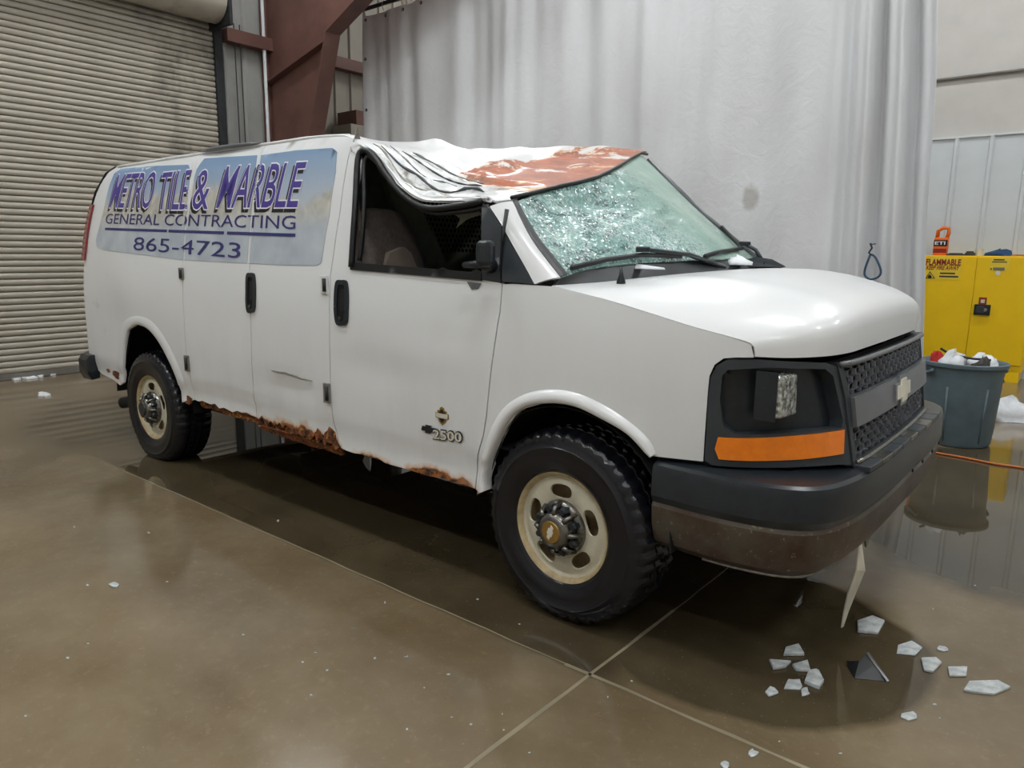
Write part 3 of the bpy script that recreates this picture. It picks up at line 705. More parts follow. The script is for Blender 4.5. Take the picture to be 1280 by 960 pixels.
# --- A pillar, windshield, cowl, hood
wsn = [np.array((-.066, -.92, 1.335)), back((668, 300), 1, -.905), back((643, 253), 1, -.86)]           # near edge, bottom to top
wsf = [np.array((.01, .88, 1.375)), np.array((-.33, .84, 1.64)), np.array((-.68, .775, 1.965))]
wbot = [np.array(p) for p in ((-.066, -.92, 1.335), (-.078, -.72, 1.362), (-.055, -.42, 1.383), (-.005, -.1, 1.394), (.03, .25, 1.402), (.045, .55, 1.405), (.01, .88, 1.375))]
wtop = [h+np.array((.004, 0, -.012)) for h in HDR]; wtop[0] = wsn[2]; wtop[-1] = wsf[2]
_ws = coons(smoothfn(wbot, 6), smoothfn(wtop, 4), smoothfn(wsn, 6), smoothfn(wsf, 6))
def ws(u, v):
    p = _ws(u, v); k = math.sin(PI*u)*math.sin(PI*v)
    b = .035*k-.05*math.exp(-((u-.36)/.2)**2-((v-.72)/.28)**2)*min(1, 6*(1-v))-.02*math.exp(-((u-.6)/.1)**2-((v-.35)/.14)**2)
    b += .006*math.sin(23*u+5*math.sin(7*v))*math.sin(17*v+3*u)*k*(1 if u < .7 else .3)
    return p+np.array((.72*b, 0, .7*b))
grid('windshield', ws, 80, 50, 'glass', van, (.7, 0, .7), solid=.006)
def strip(name, a, b, mat, off=0, n=14, bulge=0, **kw):
    fa, fb = smoothfn(a, 6), smoothfn(b, 6)
    return grid(name, lambda u, v: fa(u)*(1-v)+fb(u)*v+np.array((.4, -.7, .3))*bulge*math.sin(PI*v), n, 6, mat, van, kw.get('outward', (0, -1, .2)), solid=kw.get('solid', .01))
L1 = [S(*sp(p)) for p in ((668, 355), (655, 331), (640, 305), (628, 283), (612, 258))]
strip('a_pillar', L1, [wsn[0]+np.array((0, -.012, 0)), wsn[1]+np.array((0, -.012, 0)), wsn[2]+np.array((0, -.012, .004))], 'paint', bulge=.012)
strip('pillar_seal', [p+np.array((0, -.014, .002)) for p in wsn], [ws(.022, v)+np.array((.004, -.006, .006)) for v in (0, .25, .5, .75, 1)], 'rubber', bulge=.004, outward=(.5, -.5, .5))
MB().tube([S(*sp((635, 262)))+np.array((.01, -.018, 0)), S(*sp((630, 300)))+np.array((0, -.012, 0)), S(*sp((627, 330)))+np.array((0, -.008, 0)), S(*sp((627, 354)))+np.array((0, -.003, 0))], [.009, .006, .004, .003], 6).build('pillar_tear', 'rubber', van, smooth=True)
MB().tube([h+np.array((.006, 0, .0)) for h in HDR], .008, 6).build('header_seal', 'rubber', van, smooth=True)
MB().tube([p+np.array((.0, .012, .006)) for p in wsf], .014, 6).build('far_pillar_trim', 'greybar', van, smooth=True)
strip('far_a_pillar', [p+np.array((-.0, .01, 0)) for p in wsf], [np.array((-.12, .98, 1.31)), np.array((-.45, .925, 1.62)), np.array((-.75, .80, 1.95))], 'paint', outward=(0, 1, .2))

# hood : Coons patch with a rounded nose
FPLAN = [(.880, 0), (.879, .2), (.874, .4), (.868, .53), (.855, .63), (.80, .73), (.72, .82), (.63, .885), (.545, .915), (.44, .945)]
_pl = [(x, -y) for x, y in FPLAN[::-1]]+FPLAN[1:]
_pf = smoothfn(_pl, 8)
def F(s, z, off=0):        # front fascia, s 0..1 near to far
    x, y = _pf(s); e = .004; a = _pf(max(0, s-e)); b = _pf(min(1, s+e)); d = (b-a)/np.linalg.norm(b-a); nx, ny = d[1], -d[0]
    wgt = max(0, min(1, (.905-abs(y))/.28)); lean = .15*(1.08-z)*wgt-.35*max(0, z-1.02)**2*wgt
    return np.array((x+lean+nx*off, y+ny*off, z))
CRN = [S(*p) for p in CREASE[1:]]+[S(*sp((944, 446)))]
CRF = [mir(p) for p in CRN]
hrear = [CRN[0]]+[np.array(p) for p in ((-.045, -.65, 1.312), (-.01, -.3, 1.328), (.04, 0, 1.341), (.085, .3, 1.349), (.10, .65, 1.342))]+[CRF[0]]
sfr = np.linspace(.09, .91, 15)
hfront = [CRN[-1]]+[F(s, 1.092+.012*(1-abs(2*s-1)**2), .004) for s in sfr[1:-1]]+[CRF[-1]]
_hd = coons(smoothfn(hrear, 6), smoothfn(hfront, 6), smoothfn(CRN, 6), smoothfn(CRF, 6))
def hood(u, v):
    p = _hd(u, v); c = 1-abs(2*u-1)**2.6
    b = c*(.265*v*(1-v)**.35); b += .012*c*math.sin(PI*v)*math.exp(-((abs(2*u-1)-.55)/.10)**2)
    return p+np.array((.10*b, 0, b))
grid('hood', hood, 60, 48, 'paint', van, (.2, 0, 1), solid=.012)
# cowl panel between hood and glass
hr = smoothfn(hrear, 6); wb_ = smoothfn(wbot, 6)
strip('cowl', [hr(t)+np.array((-.004, 0, -.012)) for t in np.linspace(0, 1, 13)], [wb_(t)+np.array((-.01, 0, -.006)) for t in np.linspace(0, 1, 13)], 'black', outward=(0, 0, 1), n=40, solid=.01)
strip('cowl_lip', [hr(t)+np.array((-.012, 0, .0)) for t in np.linspace(.03, .97, 13)], [hr(t)+np.array((-.06, 0, .022)) for t in np.linspace(.03, .97, 13)], 'charcoal', outward=(0, 0, 1), n=40, solid=.006)

# --- front fascia, traced from pixels onto the surface F(s,z)
def hit(fn, px, g, n=25):
    d = _f+_r*(px[0]-640)/FPX-_u*(px[1]-480)/FPX; d /= np.linalg.norm(d); g = np.array(g, float)
    def res(g_):
        q = fn(*g_)-CAM; return q-d*(q@d)
    for i in range(n):
        r0 = res(g); J = np.stack([(res(g+np.eye(2)[k]*1e-4)-r0)/1e-4 for k in range(2)], 1)
        st, *_ = np.linalg.lstsq(J, -r0, rcond=None); g = g+np.clip(st, -.08, .08)
        g[0] = min(.999, max(.001, g[0]))
    return tuple(g)
def fh(*l): return [hit(F, p, (.02+.45*min(1, max(0, (p[0]-880)/180)) if p[0] < 1060 else .5+.4*(p[0]-1060)/100, .9)) for p in l]
def Foff(d): return lambda s, z: F(s, z, d)
GUP = fh((1050, 459), (1146, 420), (1152, 446), (1058, 492)); GLO = fh((1061, 531), (1152, 486), (1148, 511), (1066, 568))
zs_ = {}
def zat(a, b): return lambda s: a[1]+(b[1]-a[1])*(s-a[0])/(b[0]-a[0])
# regularise: the grille is symmetric about s = .5
sL, sLm, sL2, sL3 = GUP[0][0], GUP[3][0]-.001, GLO[0][0], GLO[3][0]
zU = .5*(GUP[0][1]+GUP[1][1]); zM = .5*(GUP[2][1]+GUP[3][1]); zN = .6*GLO[0][1]+.4*GLO[1][1]; zB = .7*GLO[3][1]+.3*GLO[2][1]
UP = [(sL, zU), (1-sL, zU), (1-sLm, zM), (sLm, zM)]; LO = [(sL2, zN), (1-sL2, zN), (1-sL3, zB), (sL3, zB)]
LS = 2.42                    # plan length of the fascia, for square steps
def fpanel(name, poly, mat, off, holes=(), step=.03, solid=.01, parent=van):
    fn = lambda a, z: F(a/LS, z, off)
    return panel(name, fn, [(s*LS, z) for s, z in poly], mat, parent, holes=[[(s*LS, z) for s, z in h] for h in holes], step=step, outward=(1, -.6, 0), solid=solid)
GF = [(sL-.012, zU+.018), (1-sL+.012, zU+.018), (1-sLm+.012, zM), (1-sL3+.012, zB-.02), (sL3-.012, zB-.02), (sLm-.012, zM)]
grille = fpanel('grille_frame', GF, 'charcoal', .012, holes=[UP, LO], solid=.03)
fpanel('grille_bar', [(sLm+.002, zM-.006), (1-sLm-.002, zM-.006), (1-sL2-.002, zN+.006), (sL2+.002, zN+.006)], 'greybar', .026, solid=.02)
strip_pts = lambda z, s0, off: [F(s, z, off) for s in np.linspace(s0, 1-s0, 24)]
MB().tube(strip_pts(zU+.012, sL-.008, .018), .010, 8).build('grille_top_trim', 'greybar', van, smooth=True)
MB().tube(strip_pts(zB-.010, sL3-.004, .016), .010, 8).build('grille_bottom_trim', 'dirtychrome', van, smooth=True)
fpanel('grille_backing', [(.1, .70), (.9, .70), (.9, 1.07), (.1, 1.07)], 'dark', -.05)
def honeycomb(name, poly, cw=.080, rh=.0235):
    """wide hexagonal openings; wires are triangular bars"""
    P = np.array([(s*LS, z) for s, z in poly]); lo = P.min(0); hi = P.max(0); mb = MB(); j = 0; segs = []; z = lo[1]-rh
    while z < hi[1]+rh:
        x = lo[0]-cw+(cw/2 if j % 2 else 0)
        while x < hi[0]+cw:
            c = [(x, z+rh*.62), (x+cw/2, z+rh*.38), (x+cw/2, z-rh*.38), (x, z-rh*.62)]
            for k in (0, 1, 2): segs.append((c[k], c[k+1]))
            x += cw
        z += rh; j += 1
    mid = np.array([((a[0]+b[0])/2, (a[1]+b[1])/2) for a, b in segs]); ok = pip(P, mid)
    for (a, b), k in zip(segs, ok):
        if not k: continue
        A = F(a[0]/LS, a[1], -.006); B = F(b[0]/LS, b[1], -.006); A2 = F(a[0]/LS, a[1], .006); B2 = F(b[0]/LS, b[1], .006)
        d = B-A; nrm = A2-A; t = np.cross(d, nrm); vert = abs(d[2])/np.linalg.norm(d); t = t/np.linalg.norm(t)*(.0032+.009*vert**2)
        mb.add([A+t, B+t, B-t, A-t, A2+t*.3, B2+t*.3, B2-t*.3, A2-t*.3], [(0, 1, 5, 4), (2, 3, 7, 6), (4, 5, 6, 7), (1, 0, 3, 2)])
    return mb.build(name, 'mesh', van)
honeycomb('grille_mesh', UP); honeycomb('grille_mesh', LO)
def bowtie(name, fn, w_, h_, mat, parent, outward, solid=.006):
    P = [(-.5, -.12), (-.30, -.12), (-.18, -.5), (.24, -.5), (.30, -.22), (.5, -.22+.1), (.5, .12), (.30, .12), (.18, .5), (-.24, .5), (-.30, .22), (-.5, .12)]
    P = [(-.5, -.28), (-.2, -.28), (-.24, -.5), (.16, -.5), (.2, -.28), (.42, -.28), (.5, .28), (.2, .28), (.24, .5), (-.16, .5), (-.2, .28), (-.42, .28)]
    return panel(name, fn, [(a*w_, b*h_) for a, b in P], mat, parent, step=.05, outward=outward, solid=solid)
zE = .5*(zM+zN)
bowtie('emblem_base', lambda a, b: F(.5+a/LS, zE+b, .034), .27, .115, 'greybar', van, (1, 0, 0), .012)
bowtie('emblem', lambda a, b: F(.5+a/LS, zE+b, .040), .225, .085, 'cream', van, (1, 0, 0))
# headlamp surround (both sides), lamp pocket, lamp and turn signal
BZ = fh((944, 449), (1030, 453), (1047, 459), (1052, 480), (1058, 505), (1064, 560), (1066, 580), (1045, 580), (1000, 583), (890, 581), (881, 575), (886, 490), (889, 470), (896, 457), (908, 450))
PK = fh((910, 462), (960, 459), (1030, 461), (1040, 470), (1052, 525), (1050, 534), (990, 540), (920, 543), (904, 532), (900, 500), (903, 470))
TS = fh((898, 546), (935, 547), (1000, 543), (1052, 536), (1051, 566), (1000, 573), (935, 575), (899, 573), (894, 560))
HLx = fh((975, 492))[0]
for sd in (0, 1):
    mm = (lambda L: L) if sd == 0 else (lambda L: [(1-s, z) for s, z in L])
    ow = (1, -.6, 0) if sd == 0 else (1, .6, 0)
    def fp2(name, poly, mat, off, holes=(), step=.03, solid=.01):
        fn = lambda a, z: F(a/LS, z, off)
        return panel(name, fn, [(s*LS, z) for s, z in mm(poly)], mat, van, holes=[[(s*LS, z) for s, z in mm(h)] for h in holes], step=step, outward=ow, solid=solid)
    fp2('headlamp_surround', BZ, 'charcoal', .006, holes=[PK], solid=.05)
    fp2('lamp_pocket', [tuple(p) for p in inset(np.array(PK), -.012)], 'black', -.045)
    fp2('turn_signal', TS, 'orange', .012, solid=.015)
    s0, z0 = HLx; q = F(s0 if sd == 0 else 1-s0, z0, 0); sg = -1 if sd == 0 else 1
    hl = MB(); yy = q[1]; xx = q[0]
    V = [(xx-.05, yy-.055, z0-.082), (xx-.05, yy+.055, z0-.082), (xx-.05, yy+.055, z0+.07), (xx-.05, yy-.055, z0+.07), (xx+.028, yy-.055, z0-.072), (xx+.042, yy+.055, z0-.072), (xx+.036, yy+.055, z0+.062), (xx+.016, yy-.055, z0+.062)]
    hl.add(V, [(3, 2, 1, 0), (4, 5, 6, 7), (0, 1, 5, 4), (1, 2, 6, 5), (2, 3, 7, 6), (3, 0, 4, 7)]).build('headlamp', 'lampglass', van, bevel=.008)
    mesh('lamp_reflector', [(xx-.06, yy+sg*.06, z0-.085), (xx+.01, yy+sg*.06, z0-.085), (xx+.01, yy+sg*.06, z0+.075), (xx-.06, yy+sg*.06, z0+.075)], [(0, 1, 2, 3)], 'black', van, solid=.006)

# --- front bumper swept along its plan curve
BPL = [(.375, .98), (.6, .99), (.74, .975), (.855, .935), (.925, .86), (.962, .74), (.985, .56), (.998, .28), (1.0, 0)]
BPL = [(x, -y) for x, y in BPL]+[(x+.035*max(0, y-.1)*max(0, min(1, (x-.5)/.3)), y) for x, y in BPL[-2::-1]]      # the far corner is pushed forward
bpf = smoothfn([np.array(p) for p in BPL], 8)
def bump(t, off, z):
    e = .004; a = bpf(max(0, t-e)); b = bpf(min(1, t+e)); d = (b-a)/np.linalg.norm(b-a); p = bpf(t)
    return np.array((p[0]+d[1]*off, p[1]-d[0]*off, z))
def sweep(name, prof, mat, t0=0, t1=1, n=70, auto=24, zf=None):
    V = []
    for i in range(n+1):
        t = t0+(t1-t0)*i/n
        for o_, z in prof: V.append(bump(t, o_, z+(zf(t) if zf else 0)))
    k = len(prof)
    return mesh(name, V, [(i*k+j, i*k+(j+1) % k, (i+1)*k+(j+1) % k, (i+1)*k+j) for i in range(n) for j in range(k)]+[tuple(range(k)), tuple(range(n*k, n*k+k))], mat, van, smooth=True, auto=auto)
sweep('bumper_cover', [(-.16, .725), (-.02, .716), (-.005, .708), (0, .69), (.002, .60), (-.01, .575), (-.10, .57), (-.18, .60)], 'black')
sweep('bumper_bar', [(-.012, .574), (-.006, .56), (-.012, .49), (-.035, .425), (-.06, .40), (-.10, .41), (-.09, .57)], 'bumper')
# step pad on top : grid of separate pads
for i in range(9):
    for j in range(2):
        ta, tb = .292+i*.0465, .292+i*.0465+.0435; oa, ob = (-.118, -.066) if j == 0 else (-.061, -.004)
        V = [bump(t, o_, z) for z in (.712, .732) for t, o_ in ((ta, oa), (tb, oa), (tb, ob), (ta, ob))]
        mesh('step_pad', V, [(3, 2, 1, 0), (4, 5, 6, 7), (0, 1, 5, 4), (1, 2, 6, 5), (2, 3, 7, 6), (3, 0, 4, 7)], 'dirtychrome' if (i*7+j*3) % 5 < 2 else 'charcoal', van, bevel=.003)
for t in (.50, .56, .63, .69): 
    MB().lathe([(0, .0), (.008, .0), (.008, .004), (.0, .006)], 8, 'x', tuple(bump(t, .0, .585))).build('bumper_hole', 'dark', van)
dam = [bump(t, -.09, .41) for t in (.40, .44, .49, .55, .64)]; dam2 = [bump(.405, -.09, .36), bump(.43, -.10, .30), bump(.49, -.11, .33), bump(.55, -.10, .37), bump(.64, -.09, .40)]
mesh('air_dam', dam+dam2, [(i, i+1, i+6, i+5) for i in range(4)], 'partition', van, solid=.008)
MB().tube([bump(t, -.06, .398) for t in np.linspace(.06, .30, 12)], .005, 6).build('hanging_trim', 'steel', van, smooth=True)
sq = bump(.335, -.05, .41)
mesh('torn_strip', [sq+np.array(p) for p in ((0, -.02, 0), (0, .02, 0), (.02, .02, -.10), (.0, -.024, -.09), (-.005, .028, -.20), (-.02, -.02, -.19), (-.02, .018, -.27), (-.03, -.004, -.26), (-.035, .003, -.335), (-.03, .01, -.33))], [(0, 1, 2, 3), (3, 2, 4, 5), (5, 4, 6, 7), (7, 6, 9, 8)], 'cream', van, solid=.004)
MB().box((.35, -.5, .44), (.75, .5, .66)).build('radiator_support', 'dark', van)
MB().box((-.6, -.66, .455), (.86, .66, .475)).build('light_block_tray', 'dark', van)  # dark tray added to keep light from showing through the engine bay
MB().box((-.32, -.60, .25), (.34, .60, .455)).build('light_block_box', 'dark', van, bevel=.03)  # unseen box added to block the bright curtain reflection under the van
for sd in (-1, 1): MB().box((.35, sd*.55-.35, .6), (.55, sd*.55+.35, 1.05)).build('inner_fender', 'dark', van)

# --- wheels
def tyre_mesh(R=.385, W=.25, rb=.205, zc=.38, seg=220):
    half = W/2
    prof = [(rb, -half+.03), (rb+.012, -half+.012), (.228, -half+.004), (.236, -half-.001), (.243, -half-.001), (.248, -half-.005), (.28, -half-.009), (.312, -half-.007), (.318, -half-.010), (.324, -half-.006), (.342, -half+.001), (.352, -half+.001), (.368, -half+.010), (.378, -half+.020)]
    tread = [(.380, -half+.046), (.385, -half+.055), (.385, -.052), (.374, -.048), (.374, -.040), (.385, -.036), (.385, -.004), (.374, -.002), (.374, .006), (.385, .008), (.385, .036), (.374, .040), (.374, .048), (.385, .052), (.385, half-.055), (.380, half-.046)]
    prof = prof+tread+[(r, -h) for r, h in prof[::-1]]
    V = []; k = len(prof)
    for i in range(seg):
        t = 2*PI*i/seg
        for j, (r, h) in enumerate(prof):
            rr = r
            if r >= .350 and (i+(2 if h > 0 else 0)) % 5 in (0, 1): rr = r-.007
            x, z = rr*math.cos(t), rr*math.sin(t)
            if z < -zc+.002: z = -zc+.002+.0*z
            sq_ = max(0, (-z-(zc-.10))/.10); h2 = h*(1+.10*sq_*(1 if r < .36 else .5))
            V.append((x, h2, z))
    return V, [(i*k+j, ((i+1) % seg)*k+j, ((i+1) % seg)*k+j+1, i*k+j+1) for i in range(seg) for j in range(k-1)]
def rim_depth(r):
    return float(np.interp(r, [0, .075, .085, .10, .125, .15, .17, .182, .192, .2, .208, .2185, .2185], [.045, .040, .034, .022, .014, .013, .016, .024, .028, .020, .012, .006, .006]))
def make_wheel(xc, yc, zc, steer, near):
    """one wheel of the van; its own outer face looks to -y before turning"""
    rot = steer if near else PI+steer; M_ = Matrix.Translation((xc, yc, zc)) @ Matrix.Rotation(rot, 4, 'Z')
    V, F_ = tyre_mesh(zc=zc); ty = mesh('tyre', V, F_, 'tyre', van, smooth=True, auto=40); ty.matrix_local = M_
    if not near: return
    yo = -.118
    holes = []
    for k in range(5):
        a0 = PI/2+2*PI*k/5+.06; c = (.143*math.cos(a0), .143*math.sin(a0)); L = []
        for q in range(16):
            t = 2*PI*q/16; ca, sa = math.cos(t), math.sin(t)
            u_ = .051*np.sign(ca)*abs(ca)**.8; v_ = .029*np.sign(sa)*abs(sa)**.8*(1 if sa > 0 else 1.0)
            L.append((c[0]-math.sin(a0)*u_+math.cos(a0)*v_, c[1]+math.cos(a0)*u_+math.sin(a0)*v_))
        holes.append(L)
    circ = lambda r, n: [(r*math.cos(2*PI*i/n), r*math.sin(2*PI*i/n)) for i in range(n)]
    rim = panel('rim', lambda a, b: np.array((a, yo+rim_depth(math.hypot(a, b)), b)), circ(.208, 64), 'rim', ty, holes=holes, step=.014, solid=.008)
    MB().lathe([(.198, yo+.024), (.204, yo+.012), (.2105, yo+.004), (.2185, yo), (.2215, yo+.006), (.217, yo+.02), (.20, yo+.03), (.195, yo+.10), (.05, yo+.11)], 64, 'y').build('rim_lip', 'rimrust', ty, smooth=True, auto=60)
    cap = MB().lathe([(.113, yo+.04), (.108, yo+.008), (.100, yo-.004), (.088, yo-.006), (.078, yo+.004), (.072, yo-.035), (.064, yo-.052), (.054, yo-.056), (.0, yo-.057)], 40, 'y').build('hub_cap', 'dirtychrome', ty, smooth=True, auto=50)
    for k in range(8):
        t = 2*PI*(k+.5)/8; c = (.087*math.cos(t), .087*math.sin(t))
        nut = MB().lathe([(.0175, yo+.01), (.0175, yo-.026), (.012, yo-.034), (0, yo-.034)], 6, 'y', (c[0], 0, c[1])).build('lug_nut', 'black', ty)
        t = 2*PI*k/8; a = (.070*math.cos(t), .070*math.sin(t)); b = (.107*math.cos(t), .107*math.sin(t))
        MB().tube([(a[0], yo-.045, a[1]), ((a[0]+b[0])/2, yo-.034, (a[1]+b[1])/2), (b[0], yo+.004, b[1])], [.010, .010, .008], 6).build('cap_rib', 'dirtychrome', ty, smooth=True)
    if xc > -1:
        MB().lathe([(.043, yo-.0565), (.041, yo-.060), (0, yo-.060)], 28, 'y').build('cap_disc', 'gold', ty, smooth=True, auto=40)
        b_ = bowtie('cap_emblem', lambda a, b: np.array((a*.35-b*.9, yo-.062, b*.35+a*.9)), .062, .027, 'cream', ty, (0, -1, 0), .002)
    else:
        MB().lathe([(.05, yo-.0565), (.045, yo-.066), (0, yo-.066)], 16, 'y').build('hub_plug', 'black', ty, smooth=True, auto=40)
make_wheel(0, -.868, .38, -.04, True); make_wheel(-WB, -.855, .355, 0, True)
make_wheel(0, .868, .38, -.04, False); make_wheel(-WB, .855, .36, 0, False)

# --- front door window : rubber frame, sail panels, sill
wf = [S(*sp(p))+np.array((0, -.008, 0)) for p in [(441, 334), (443, 300), (446, 255)]+WTOP]
MB().tube(spline(wf, 4), .015, 8).build('window_seal', 'rubber', van, smooth=True)
wf2 = [S(*sp((p[0]+5 if p[1] > 230 or p[0] < 460 else p[0]-1, p[1]+6)))+np.array((0, .006, 0)) for p in [(443, 320), (446, 295), (449, 250)]+WTOP]
MB().tube(spline(wf2, 4), .011, 8).build('window_channel', 'rubber', van, smooth=True)
panel('window_sill', Soff(.008), spl((440, 328), (520, 334), (603, 341), (603, 351), (520, 344), (439, 337)), 'rubber', van, step=.04, solid=.02)
panel('sail_panel', Soff(.004), spl((603, 253), (612, 260), (627, 283), (627, 352), (603, 350)), 'charcoal', van, step=.04, solid=.012)
panel('sail_panel', Soff(.004), spl((629, 288), (640, 307), (668, 355), (628, 352)), 'charcoal', van, step=.04, solid=.012)
# a strip of torn headliner hanging in the opening
hl_ = [back(p, 1, -.80) for p in ((560, 263), (600, 264), (603, 268), (585, 274), (571, 285), (576, 273))]
mesh('torn_headliner', hl_, [tuple(range(6))], 'partition', van, solid=.004)
# mirror folded against the sail panel
mc = back((607, 317), 1, -1.055)
def rbox(name, c, sx, sy, sz, mat, rz=0, ry=0, bev=.02):
    o = MB().box((-sx, -sy, -sz), (sx, sy, sz)).build(name, mat, van, bevel=bev); o.modifiers[-1].segments = 3
    o.location = c; o.rotation_euler = (0, ry, rz); return o
rbox('mirror_housing', mc, .034, .03, .050, 'black', .25)
a_ = back((580, 331), 1, -1.035); b__ = back((604, 330), 1, -1.03)
MB().tube([a_, a_*.5+b__*.5, b__], [.012, .015, .018], 8).build('mirror_arm', 'black', van, smooth=True)
MB().tube([b__, np.array((b__[0], -.97, b__[2]-.01))], [.024, .03], 8).build('mirror_mount', 'black', van, smooth=True)
panel('mirror_scuff', Soff(.003), spl((584, 352), (602, 354), (598, 361), (590, 362)), 'greybar', van, step=.03, solid=.002)
# recessed door handles
def handle(pts, parent):
    P = [sp(p) for p in pts]; c = np.mean(P, 0); L = [p for p in spline([np.array(q) for q in P], 5, True)]
    h = panel('door_handle', Soff(.010), L, 'black', parent, step=.02, solid=.02, holes=[[tuple(c+(np.array(q)-c)*np.array((.55, .80))) for q in L]])
    panel('handle_recess', Soff(.003), [tuple(c+(np.array(q)-c)*np.array((.62, .84))) for q in L], 'dark', h, step=.02, solid=.002)
    panel('handle_grip', Soff(.009), [tuple(c+(np.array(q)-c)*np.array((.34, .5))+np.array((.012, .012))) for q in L], 'rubber', h, step=.02, solid=.012)
    z0 = min(p[1] for p in P); q = S(c[0], z0+.035)
    MB().lathe([(.010, -.014), (.009, -.017), (0, -.017)], 12, 'y', tuple(q)).build('lock', 'dirtychrome', h)
handle([(309, 344), (314, 341), (319, 344), (320, 366), (319, 387), (314, 391), (309, 388), (308, 366)], van)
handle([(421, 353), (428, 350), (435, 353), (436.5, 378), (435, 403), (428, 407), (421, 403), (419, 378)], van)
# hinges
def hinge(px, sx=.028, sz=.05, mat='steel'):
    c = S(*sp(px)); h = MB().box((-sx, -.016, -sz), (sx, .0, sz)).build('door_hinge', mat, van, bevel=.004); h.location = c
    MB().tube([(sx*.6, -.018, -sz*.7), (sx*.6, -.018, sz*.7)], .010, 8).build('hinge_pin', 'darksteel', h, smooth=True)
hinge((228, 342), .022, .035); hinge((235, 454), .022, .05); hinge((407, 356), .022, .045, 'paint'); hinge((410, 491), .022, .05)
MB().tube([S(*sp(p))+np.array((0, -.004, 0)) for p in ((341, 463), (350, 465), (358, 466), (368, 469), (378, 473), (391, 476))], [.002, .004, .005, .005, .004, .002], 6).build('torn_crease', 'steel', van, smooth=True)
# rotten sill below the doors
def jagpoly(top, bot, n, a1, a2):
    T = smoothfn([np.array(sp(p)) for p in top], 4); B = smoothfn([np.array(sp(p)) for p in bot], 4); o = []
    for i in range(n+1): o.append(T(i/n)+np.array((0, rng.uniform(-a1, a1))))
    for i in range(n, -1, -1): o.append(B(i/n)+np.array((0, rng.uniform(-a2, a2))))
    return [tuple(q) for q in o]
panel('rusted_sill', Soff(-.03), jagpoly([(243, 502), (330, 527), (424, 557), (594, 610)], [(246, 509), (330, 535), (424, 562), (596, 615)], 70, .002, .006), 'rust', van, step=.04, solid=.02)
panel('rusted_sill_flange', lambda x, z: S(x, z)+np.array((0, .02+.6*(.43-z), 0)), jagpoly([(318, 532), (370, 545), (424, 563)], [(322, 538), (372, 556), (424, 571)], 26, .004, .008), 'rust', van, step=.04, solid=.012)
for px, r_ in (((379, 540), .028), ((398, 543), .03), ((413, 545), .045), ((365, 538), .022), ((388, 545), .02)):
    c = np.array(sp(px)); L = [tuple(c+np.array((math.cos(t)*r_*rng.uniform(.6, 1.2), math.sin(t)*r_*rng.uniform(.6, 1.2)))) for t in np.linspace(0, 2*PI, 12)[:-1]]
    panel('rust_hole', Soff(.006), L, 'rust', van, step=.02, solid=.012)
for px, r_ in (((146, 468), .05), ((136, 462), .03), ((236, 500), .04)):
    c = np.array(sp(px)); L = [tuple(c+np.array((math.cos(t)*r_*rng.uniform(.6, 1.5), math.sin(t)*r_*rng.uniform(.5, .9)))) for t in np.linspace(0, 2*PI, 12)[:-1]]
    panel('rust_hole', Soff(.005), L, 'rust', van, step=.02, solid=.01)

# --- vinyl banner in three pieces, with its lettering
def rr(poly, n=5): return poly
panel('banner', Soff(.0025), spl((120, 300), (124, 285), (130, 262), (137, 232), (143, 217), (152, 211), (200, 207), (236, 206), (239, 215), (234, 262), (230, 300), (229, 325), (175, 318), (128, 312), (121, 308)), 'banner', van, step=.05, solid=.0015)
panel('banner', Soff(.0025), spl((231, 325), (233, 290), (240, 245), (246, 212), (256, 198), (322, 194), (319, 230), (313, 285), (309, 329)), 'banner', van, step=.05, solid=.0015)
panel('banner', Soff(.0025), spl((312, 329), (317, 285), (323, 230), (327, 194), (370, 188), (416, 185), (422, 190), (420, 215), (412, 270), (402, 328), (396, 332), (350, 331)), 'banner', van, step=.05, solid=.0015)
b1 = sp((231, 270))[0]; b2 = sp((315, 270))[0]
BANDS = [(b1-.012, b1+.010), (b2-.012, b2+.012)]
def words(name, s, bl, br, tl, tr, mat, off, box=None, d=(0, 0), **kw):
    A, B, Cc, D = [np.array(sp(p)) for p in (bl, br, tl, tr)]
    def fn(u, v):
        q = (A*(1-u)+B*u)*(1-v)+(Cc*(1-u)+D*u)*v; return Soff(off)(q[0]+d[0], q[1]+d[1])
    return text_obj(name, s, fn, mat, van, box=box, bands=BANDS, **kw)
for s, q in (('METRO', ((137, 260), (190, 261), (148, 218), (199, 214))), ('TILE', ((198, 262), (236, 262), (205, 216), (243, 212))),
             ('&', ((241, 262), (261, 262), (247, 213), (266, 212))), ('MARBLE', ((271, 260), (375, 259), (283, 208), (385, 202)))):
    _, bx = words('lettering', s, *q, 'purple', .0055, shear=.12, offset=.004, maxlen=.035, spacing=.95)
    words('lettering_outline', s, *q, 'printwhite', .0048, box=bx, shear=.12, offset=.026, maxlen=.035, spacing=.95)
    words('lettering_shadow', s, *q, 'printblack', .0041, box=bx, d=(-.018, -.020), shear=.12, offset=.020, maxlen=.035, spacing=.95)
words('lettering', 'GENERAL CONTRACTING', (132, 279.5), (370, 286.5), (134, 267), (371, 269.5), 'navy', .005, maxlen=.035)
words('lettering', '865-4723', (167, 312.5), (301, 323), (169, 296), (302, 303.5), 'navy', .005, maxlen=.035)
A_, B_ = np.array(sp((132, 286))), np.array(sp((370, 294)))
for t0, t1 in ((0, .405), (.415, .70), (.715, 1)):
    # the rule follows the banner pieces
    pa = A_*(1-t0)+B_*t0; pb = A_*(1-t1)+B_*t1
    panel('banner_rule', Soff(.005), [tuple(pa+(0, -.008)), tuple(pb+(0, -.008)), tuple(pb+(0, .008)), tuple(pa+(0, .008))], 'navy', van, step=.06, solid=.001)
